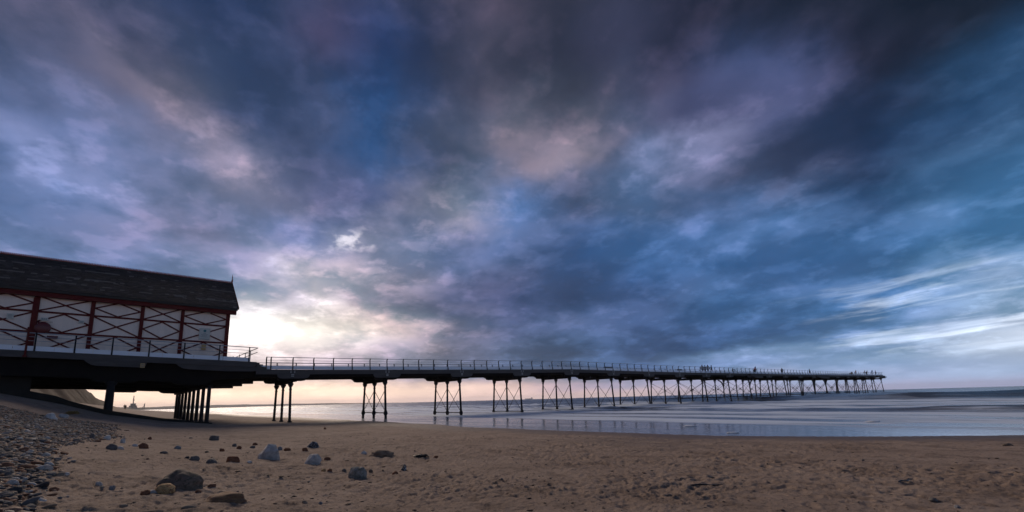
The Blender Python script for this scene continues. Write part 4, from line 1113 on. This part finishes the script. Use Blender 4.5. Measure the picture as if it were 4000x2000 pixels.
for px, py, L, lab, rz in ((3535, 1884, .28, 'short dark driftwood stick lying on the right-hand sand', .3), (2760, 1900, .5, 'thin curved driftwood twig lying on the middle sand', -.2)):
    p, t = hit(px, py); gz = float(ground(p.x, p.y, False))
    mb = MB(); mb.tube([(-L/2, 0, .012), (-L/5, .02, .022), (L/6, -.01, .016), (L/2, .03, .02)], [.008, .013, .012, .005], 6)
    o = mb.build('driftwood', M['weed'], None, (p.x, p.y, gz + .004), (0, 0, AZ + rz)); tag(o, lab, 'driftwood')

# shingle bank: thousands of pebbles, the largest as things of their own
rn = np.random.default_rng(12)
cand = []
N = 44000
az_ = np.radians(rn.uniform(-62, -20, N * 6)); D_ = 4.2 + 26 * rn.random(N * 6) ** 1.45
ca, sa = math.cos(AZ), math.sin(AZ)
xc, yc = np.sin(az_) * D_, np.cos(az_) * D_
PXs = EYE[0] + ca * xc - sa * yc; PYs = EYE[1] + sa * xc + ca * yc
edge = -11.5 + 1.1 * fbm(PXs * 0.25, PYs * 0.05, 3, 33) + np.interp(PXs, [5, 20, 45], [-1.5, 0.3, -0.4])
pr = np.clip((edge - PYs) / 1.5, 0, 1)
pr = np.where(PYs > edge, 0.004 * np.exp(-(PYs - edge) / 1.6), .10 + .90 * pr)
keep = (rn.random(N * 6) < pr) & (PYs > -24) & (PXs > 3.2)
PXs, PYs = PXs[keep][:N], PYs[keep][:N]
size = np.clip(np.exp(rn.normal(math.log(.046), .48, len(PXs))), .02, .15)
Dp = np.hypot(PXs - EYE[0], PYs - EYE[1])
gz_ = ground(PXs, PYs, False)
app = size / Dp
fr = []
for i in range(len(PXs)):
    u = RC @ (np.array([PXs[i], PYs[i], gz_[i]]) - EYE)
    xx, yy = 2000 + F * u[0] / u[2], YC + F * u[1] / u[2]
    fr.append(u[2] > 0 and 0 < xx < 4000 and yy < 2000)
app = np.where(np.array(fr), app, 0)
order = np.argsort(-app)
PEBC = [('slate-grey', (0.11, 0.11, 0.118)), ('dark', (0.05, 0.05, 0.055)), ('red-brown', (0.21, 0.10, 0.062)), ('buff', (0.27, 0.205, 0.155)), ('pale', (0.46, 0.44, 0.42)), ('blue-grey', (0.18, 0.19, 0.21))]
pebm = []
for j, (nm, c) in enumerate(PEBC):
    mt = stone_mat(nm.replace('-', '_') + '_pebble', tuple(v * .8 for v in c), tuple(v * 1.2 for v in c), 3.0)
    pebm.append([rock_mesh(500 + j * 3 + q, 0, mt, 2) for q in range(3)])
wts = [.27, .13, .25, .17, .09, .09]
for i in order[:300]:
    j = int(rn.choice(6, p=wts)); s_ = float(size[i])
    q_ = int(rn.integers(3)); fl = ((1.15, 1.0, .80), (1.25, 1.05, .42), (1.6, .80, .55))[q_]; word = ('rounded', 'flat', 'long')[q_]
    o = link('pebble', pebm[j][q_], None, (float(PXs[i]), float(PYs[i]), float(gz_[i]) + s_ * .12), (float(rn.normal(0, .25)), float(rn.normal(0, .25)), float(rn.uniform(0, 6.28))), (s_ * fl[0], s_ * fl[1], s_ * fl[2]))
    tag(o, word + ' ' + PEBC[j][0] + ' pebble lying among the shingle below the platform', 'pebble', word + ' ' + PEBC[j][0] + ' pebbles of the shingle bank')
rest = order[300:]
ico = bmesh.new(); bmesh.ops.create_icosphere(ico, subdivisions=1, radius=.5)
iv = np.array([v.co[:] for v in ico.verts]); ifc = np.array([[v.index for v in f.verts] for f in ico.faces]); ico.free()
n_ = len(rest)
ang_ = rn.uniform(0, 6.28, n_); sc_ = size[rest]
V = iv[None] * np.stack([sc_ * 1.25, sc_ * .95, sc_ * .62], 1)[:, None, :]
V = V * (1 + rn.normal(0, .09, V.shape[:2]))[..., None]
cx, sx2 = np.cos(ang_)[:, None], np.sin(ang_)[:, None]
Vx = V[..., 0] * cx - V[..., 1] * sx2; Vy = V[..., 0] * sx2 + V[..., 1] * cx
V = np.stack([Vx + PXs[rest][:, None], Vy + PYs[rest][:, None], V[..., 2] + (gz_[rest] + sc_ * .12)[:, None]], -1)
Fc = (ifc[None] + (np.arange(n_) * len(iv))[:, None, None]).reshape(-1, 3)
me = bpy.data.meshes.new('shingle')
me.vertices.add(V.size // 3); me.vertices.foreach_set('co', V.reshape(-1).astype(np.float32))
me.loops.add(Fc.size); me.loops.foreach_set('vertex_index', Fc.ravel().astype(np.int32))
me.polygons.add(len(Fc)); me.polygons.foreach_set('loop_start', (np.arange(len(Fc)) * 3).astype(np.int32))
me.polygons.foreach_set('use_smooth', np.ones(len(Fc), bool))
me.materials.append(M['pebbles']); me.update(); me.validate()
o = link('shingle', me); tag(o, 'bank of mixed small shingle sloping up to the platform', 'shingle', kind='stuff')

# scraps of weed and sea coal strewn over the sand
n_ = 5200
az_ = np.radians(rn.uniform(-54, 54, n_)); D_ = 4.2 + 20 * rn.random(n_) ** 1.2
xc, yc = np.sin(az_) * D_, np.cos(az_) * D_
dX = EYE[0] + ca * xc - sa * yc; dY = EYE[1] + sa * xc + ca * yc
dens = fbm(dX * 0.5, dY * 0.9, 3, 91) + rn.normal(0, .18, n_)
ok = (dens > .02) & (dY < 3.5); dX, dY = dX[ok], dY[ok]; n_ = len(dX)
dZ = ground(dX, dY, True)
sc_ = np.clip(np.exp(rn.normal(math.log(.019), .5, n_)), .008, .05)
ang_ = rn.uniform(0, 6.28, n_)
V = iv[None] * np.stack([sc_ * 1.9, sc_ * .9, sc_ * .45], 1)[:, None, :] * (1 + rn.normal(0, .22, (n_, len(iv))))[..., None]
cx, sx2 = np.cos(ang_)[:, None], np.sin(ang_)[:, None]
V = np.stack([V[..., 0] * cx - V[..., 1] * sx2 + dX[:, None], V[..., 0] * sx2 + V[..., 1] * cx + dY[:, None], V[..., 2] + (dZ + sc_ * .12)[:, None]], -1)
Fc = (ifc[None] + (np.arange(n_) * len(iv))[:, None, None]).reshape(-1, 3)
me = bpy.data.meshes.new('beach_litter')
me.vertices.add(V.size // 3); me.vertices.foreach_set('co', V.reshape(-1).astype(np.float32))
me.loops.add(Fc.size); me.loops.foreach_set('vertex_index', Fc.ravel().astype(np.int32))
me.polygons.add(len(Fc)); me.polygons.foreach_set('loop_start', (np.arange(len(Fc)) * 3).astype(np.int32))
lm, lg, lb = mat('weed_and_sea_coal')
lgeo = lg.new('ShaderNodeNewGeometry')
lg.put(lb.inputs['Base Color'], lg.ramp(lgeo.outputs['Random Per Island'], [(0, (0.022, 0.018, 0.015)), (0.45, (0.055, 0.038, 0.028)), (0.75, (0.10, 0.062, 0.042)), (0.93, (0.17, 0.12, 0.09)), (1, (0.42, 0.38, 0.34))], 'CONSTANT'))
lb.inputs['Roughness'].default_value = 0.8
me.materials.append(lm); me.update(); me.validate()
o = link('beach_litter', me); tag(o, 'tiny dark scraps of weed and sea coal strewn over the sand', 'litter', kind='stuff')

# ------------------------------------------------------------------ benches and fittings on the pier deck
def on_deck(px, X_):
    y = on_x(px, 1450, X_)[1]
    return Vector((X_, y, deck_z(y)))
def bench(px, label, back=True, X_=-.6):
    p = on_deck(px, X_)
    e = empty('bench', p, math.pi / 2); tag(e, label, 'bench')
    for j in range(4):
        mb = MB(); mb.box(-.9, .9, -.24 + j * .125, -.135 + j * .125, .44, .475); mb.build('seat_slat', M['bench'], e)
    if back:
        for j in range(3):
            mb = MB(); mb.prism([(-.02 + .27, .56 + j * .135), (.015 + .27, .56 + j * .135), (.04 + .27, .675 + j * .135), (.005 + .27, .675 + j * .135)], lambda a, z, w: (w, a, z), -.9, .9); mb.build('back_slat', M['bench'], e)
    for sx_ in (-.82, .82) if back else (-.5, .5):
        mb = MB(); mb.bar((sx_, -.2, 0), (sx_, -.2, .44), .06, .06); mb.bar((sx_, .22, 0), (sx_, .22, .44), .06, .06); mb.bar((sx_, -.22, .41), (sx_, .24, .41), .05, .05)
        if back: mb.bar((sx_, .24, .40), (sx_, .31, 1.0), .05, .05); mb.bar((sx_, -.2, .66), (sx_, .28, .68), .06, .05); mb.bar((sx_, -.2, .44), (sx_, -.2, .66), .05, .05)
        mb.build('end_frame', M['bench'], e)
    return e
bench(2383, 'slatted dark bench with a backrest on the pier where its deck begins to dip', True)
bench(2660, 'slatted dark bench with a backrest between two flat backless benches', True)
bench(2322, 'backless flat bench next to the backed bench where the deck dips', False, .6)
bench(2598, 'backless flat bench shoreward of the mid-pier backed bench', False, .6)
bench(2918, 'backless flat bench shoreward of the red-coated people', False, .6)
bench(3204, 'backless flat bench near the seaward landing bay of the pier', False, .6)
p = on_deck(2866, .4)
e = empty('display_frame', p); tag(e, 'dark boxy slatted frame standing on the pier deck', 'frame')
mb = MB(); mb.box(-.05, .05, -.62, .62, .25, .34); mb.box(-.05, .05, -.62, .62, .62, .70); mb.box(-.05, .05, -.62, .62, 1.0, 1.12); mb.build('slat', M['bench'], e)
for y_ in (-.6, .6):
    mb = MB(); mb.bar((0, y_, 0), (0, y_, 1.1), .09, .09); mb.build('upright', M['bench'], e)

# ------------------------------------------------------------------ people
M['skin'] = simple('skin', (0.42, 0.26, 0.19), 0.6, 0.05, 5.0, obj=True)
M['hair'] = simple('dark_hair', (0.025, 0.018, 0.014), 0.7, 0.2, 30.0, obj=True)
def cloth(name, c): return simple(name, c, 0.85, 0.2, 12.0, obj=True)
CL = {'navy': cloth('navy_cloth', (.020, .024, .040)), 'black': cloth('black_cloth', (.014, .014, .016)), 'red': cloth('red_cloth', (.30, .025, .03)), 'grey': cloth('grey_cloth', (.12, .12, .135)), 'tan': cloth('tan_cloth', (.13, .10, .085)), 'blue': cloth('blue_cloth', (.04, .12, .30)), 'yellow': cloth('yellow_cloth', (.55, .52, .10)), 'white': cloth('pale_cloth', (.45, .45, .48)), 'maroon': cloth('maroon_cloth', (.09, .02, .03)), 'teal': cloth('teal_cloth', (.015, .05, .055))}
def skin_mesh(nodes, edges_, radii, root, mt, name):
    me = bpy.data.meshes.new(name); me.from_pydata([Vector(n) for n in nodes], edges_, []); me.update()
    o = bpy.data.objects.new(name, me); C.objects.link(o)
    md = o.modifiers.new('skin', 'SKIN'); md.use_smooth_shade = True
    for i, r_ in enumerate(radii):
        sv = me.skin_vertices[0].data[i]; sv.radius = (r_, r_) if not isinstance(r_, tuple) else r_; sv.use_root = (i == root)
    sb = o.modifiers.new('sub', 'SUBSURF'); sb.levels = 1; sb.render_levels = 1
    dg = bpy.context.evaluated_depsgraph_get(); dg.update()
    out = bpy.data.meshes.new_from_object(o.evaluated_get(dg))
    bpy.data.objects.remove(o); bpy.data.meshes.remove(me)
    out.name = name; out.materials.clear(); out.materials.append(mt)
    return out
def pose(kind):
    """joint positions, metres, facing +Y, 1.72 m tall"""
    J = {'pelvis': (0, 0, .93), 'waist': (0, .0, 1.08), 'chest': (0, .0, 1.28), 'neckb': (0, .0, 1.42), 'neck': (0, .01, 1.50), 'head': (0, .03, 1.60), 'crown': (0, .01, 1.70), 'nose': (0, .12, 1.585)}
    for s_, n_ in ((-1, 'L'), (1, 'R')):
        J.update({'sh'+n_: (s_*.19, 0, 1.40), 'el'+n_: (s_*.25, -.02, 1.12), 'wr'+n_: (s_*.23, .10, .90), 'ha'+n_: (s_*.22, .13, .82), 'hp'+n_: (s_*.10, 0, .90), 'kn'+n_: (s_*.11, .02, .49), 'an'+n_: (s_*.11, -.02, .08), 'to'+n_: (s_*.12, .16, .04)})
    if kind == 'walk':
        J.update({'knL': (-.10, .16, .50), 'anL': (-.10, .26, .09), 'toL': (-.10, .42, .06), 'knR': (.10, -.06, .49), 'anR': (.10, -.32, .14), 'toR': (.10, -.20, .04), 'elL': (-.25, -.16, 1.14), 'wrL': (-.24, -.10, .90), 'haL': (-.23, -.06, .83), 'elR': (.25, .08, 1.13), 'wrR': (.22, .26, .95), 'haR': (.21, .33, .90)})
    if kind == 'lean':
        for k_ in ('chest', 'neckb', 'neck', 'head', 'crown', 'nose', 'shL', 'shR'): x, y, z = J[k_]; J[k_] = (x, y + .22 * (z - .93) / .5, z - .05)
        J.update({'elL': (-.28, .30, 1.12), 'wrL': (-.12, .48, 1.10), 'haL': (-.04, .50, 1.10), 'elR': (.28, .30, 1.12), 'wrR': (.12, .48, 1.10), 'haR': (.04, .50, 1.10)})
    if kind == 'arms_up':
        J.update({'elL': (-.42, .05, 1.58), 'wrL': (-.62, .10, 1.78), 'haL': (-.68, .11, 1.86), 'elR': (.28, .18, 1.30), 'wrR': (.10, .32, 1.45), 'haR': (.03, .36, 1.48)})
    if kind == 'sit':
        dz_ = -.46
        for k_ in list(J):
            if k_[:2] not in ('kn', 'an', 'to'): x, y, z = J[k_]; J[k_] = (x, y, z + dz_)
        for s_, n_ in ((-1, 'L'), (1, 'R')): J.update({'kn'+n_: (s_*.12, .42, .47), 'an'+n_: (s_*.12, .40, .08), 'to'+n_: (s_*.13, .56, .04), 'wr'+n_: (s_*.14, .26, .56), 'ha'+n_: (s_*.10, .34, .54)})
    return J
RAD = {'pelvis': .135, 'waist': .12, 'chest': .14, 'neckb': .08, 'neck': .055, 'head': .095, 'crown': .07, 'nose': .02, 'sh': .065, 'el': .045, 'wr': .032, 'ha': .035, 'hp': .085, 'kn': .058, 'an': .042, 'to': .038}
EDG = [('pelvis','waist'),('waist','chest'),('chest','neckb'),('neckb','neck'),('neck','head'),('head','crown'),('head','nose')] + [(a+n_, b_+n_) for n_ in 'LR' for a, b_ in (('sh','el'),('el','wr'),('wr','ha'),('hp','kn'),('kn','an'),('an','to'))] + [('neckb','shL'),('neckb','shR'),('pelvis','hpL'),('pelvis','hpR')]
_pc = {}
def piece(kind, names, grow, mt, name, extra=None):
    key = (kind, name, mt.name)
    if key in _pc: return _pc[key]
    J = pose(kind); idx = {n_: i for i, n_ in enumerate(names)}
    ed = [(idx[a], idx[b_]) for a, b_ in EDG if a in idx and b_ in idx]
    rad = [RAD.get(n_, RAD.get(n_[:-1])) + grow for n_ in names]
    _pc[key] = skin_mesh([J[n_] for n_ in names], ed, rad, 0, mt, name)
    return _pc[key]
BODY = list(dict.fromkeys([n_ for e_ in EDG for n_ in e_]))
COAT = ['pelvis', 'waist', 'chest', 'neckb', 'shL', 'elL', 'wrL', 'shR', 'elR', 'wrR']
LEGS = ['pelvis', 'hpL', 'knL', 'anL', 'hpR', 'knR', 'anR']
def person(loc, rz, kind, coat, trousers, label, group=None, scale=1.0):
    e = empty('person', loc, rz); tag(e, label, 'person', group)
    e.scale = (scale,) * 3
    link('body', piece(kind, BODY, 0, M['skin'], 'body'), e)
    link('jacket', piece(kind, COAT, .022, CL[coat], 'jacket'), e)
    link('trousers', piece(kind, LEGS, .014, CL[trousers], 'trousers'), e)
    J = pose(kind); hx, hy, hz = J['head']; cxx, cyy, czz = J['crown']
    mb = MB(); mb.tube([(hx, hy - .05, hz - .06), (hx, hy - .035, hz + .02), (cxx, cyy - .005, czz + .0), (cxx, cyy, czz + .055), (cxx, cyy + .005, czz + .075)], [.085, .108, .102, .055, .01], 10)
    key = (kind, 'hair')
    if key not in _pc: _pc[key] = mb.mesh('hair', M['hair'])
    link('hair', _pc[key], e)
    return e
def on_pier(px, X_, dz_=0.0): return on_deck(px, X_) + Vector((0, 0, .004 + dz_))
HP = math.pi / 2
person(on_pier(2744, .9), 0.1, 'walk', 'tan', 'grey', 'person in a tan jacket walking first in a strolling group')
person(on_pier(2755, .2), 0.0, 'walk', 'grey', 'tan', 'person in a grey jacket walking in the middle of a strolling group')
person(on_pier(2766, 1.1), 0.2, 'walk', 'tan', 'black', 'person in a tan jacket and black trousers in a strolling group')
person(on_pier(2780, .6), -1.2, 'stand', 'navy', 'white', 'person in a navy jacket and pale trousers beside the strolling group')
person(on_pier(2947, 1.6), -HP, 'lean', 'red', 'black', 'person in a red coat leaning at the landing bay rail')
person(on_pier(2951, 1.0), 1.9, 'stand', 'red', 'grey', 'person in a red coat standing upright behind the leaning one')
person(on_pier(3055, .8), .3, 'walk', 'black', 'navy', 'lone person in black walking along the pier past the red coats')
person(on_pier(3162, 1.2), -1.4, 'stand', 'teal', 'black', 'lone person in a dark teal coat near the seaward landing bay')
pb_ = on_pier(3325, .2)
bench(3325, 'backed bench near the pier head with people sitting on it', True, .2)
person(pb_ + Vector((.02, -.45, -.0)), -HP, 'sit', 'red', 'black', 'seated person in a red coat on the pier-head bench')
person(pb_ + Vector((.02, .05, -.0)), -HP, 'sit', 'yellow', 'grey', 'seated person in a yellow jacket on the pier-head bench')
person(pb_ + Vector((.02, .55, -.0)), -HP, 'sit', 'black', 'black', 'seated person in black on the pier-head bench')
person(on_pier(3339, 1.8), -HP, 'lean', 'red', 'navy', 'person in a red coat leaning on the rail beyond the pier-head bench')
person(on_pier(3374, 2.2), -1.2, 'lean', 'maroon', 'black', 'stooping person in maroon leaning on the rail by a companion in navy')
person(on_pier(3383, 2.0), -1.8, 'lean', 'navy', 'black', 'stooping person in navy leaning on the rail by a companion in maroon')
person(on_pier(3405, 1.8), -HP, 'arms_up', 'blue', 'maroon', 'person in a blue jacket raising one arm high at the pier head', None, 1.06)
person(on_pier(3419, 2.1), -1.3, 'stand', 'maroon', 'black', 'person in a maroon jacket at the very end of the pier', None, 1.04)
# walkers far along the beach
for px, lab, kd, ct in ((486, 'far-off dark walker at the water edge, slightly ahead of a companion', 'walk', 'black'), (491, 'far-off dark walker at the water edge, just behind a companion', 'stand', 'navy')):
    v = ray(px, 1590); k_ = math.hypot(v[0], v[1]); d_ = 230.0
    x, y = EYE[0] + v[0] / k_ * d_, EYE[1] + v[1] / k_ * d_
    person(Vector((x, y, float(ground(x, y, False)))), 1.0, kd, ct, 'black', lab)
# foam left on the wash
M['foam'] = simple('sea_foam', (0.80, 0.82, 0.85), 0.6, 0.1, 20.0)
for j, (px, py, w, lab) in enumerate(((2695, 1664, .7, 'white foam streak floating among the trestle reflections'), (2863, 1691, .5, 'white foam blob stranded at the very edge of the sand'), (3410, 1647, .8, 'white foam streak on the right-hand wash'))):
    v = ray(px, py); t = (0.012 - EYE[2]) / v[2]; p = EYE + v * t
    me = rock_mesh(900 + j, 0, M['foam'], 3)
    o = link('foam_patch', me, None, (p[0], p[1], .012), (0, 0, AZ), (w, w * .5, .09)); tag(o, lab, 'foam')

# ------------------------------------------------------------------ sea air
hm = bpy.data.materials.new('sea_haze'); hm.use_nodes = True
hn = hm.node_tree; hn.nodes.clear()
pv = hn.nodes.new('ShaderNodeVolumePrincipled'); ho = hn.nodes.new('ShaderNodeOutputMaterial')
pv.inputs['Color'].default_value = (0.92, 0.92, 0.96, 1); pv.inputs['Density'].default_value = 0.00008; pv.inputs['Anisotropy'].default_value = 0.3
hn.links.new(pv.outputs[0], ho.inputs['Volume'])
mb = MB(); mb.box(-9400, 9400, -9400, 9400, -4.5, 76.0)
hz = mb.build('haze', hm); tag(hz, 'thin pale evening sea haze', 'haze', kind='stuff')
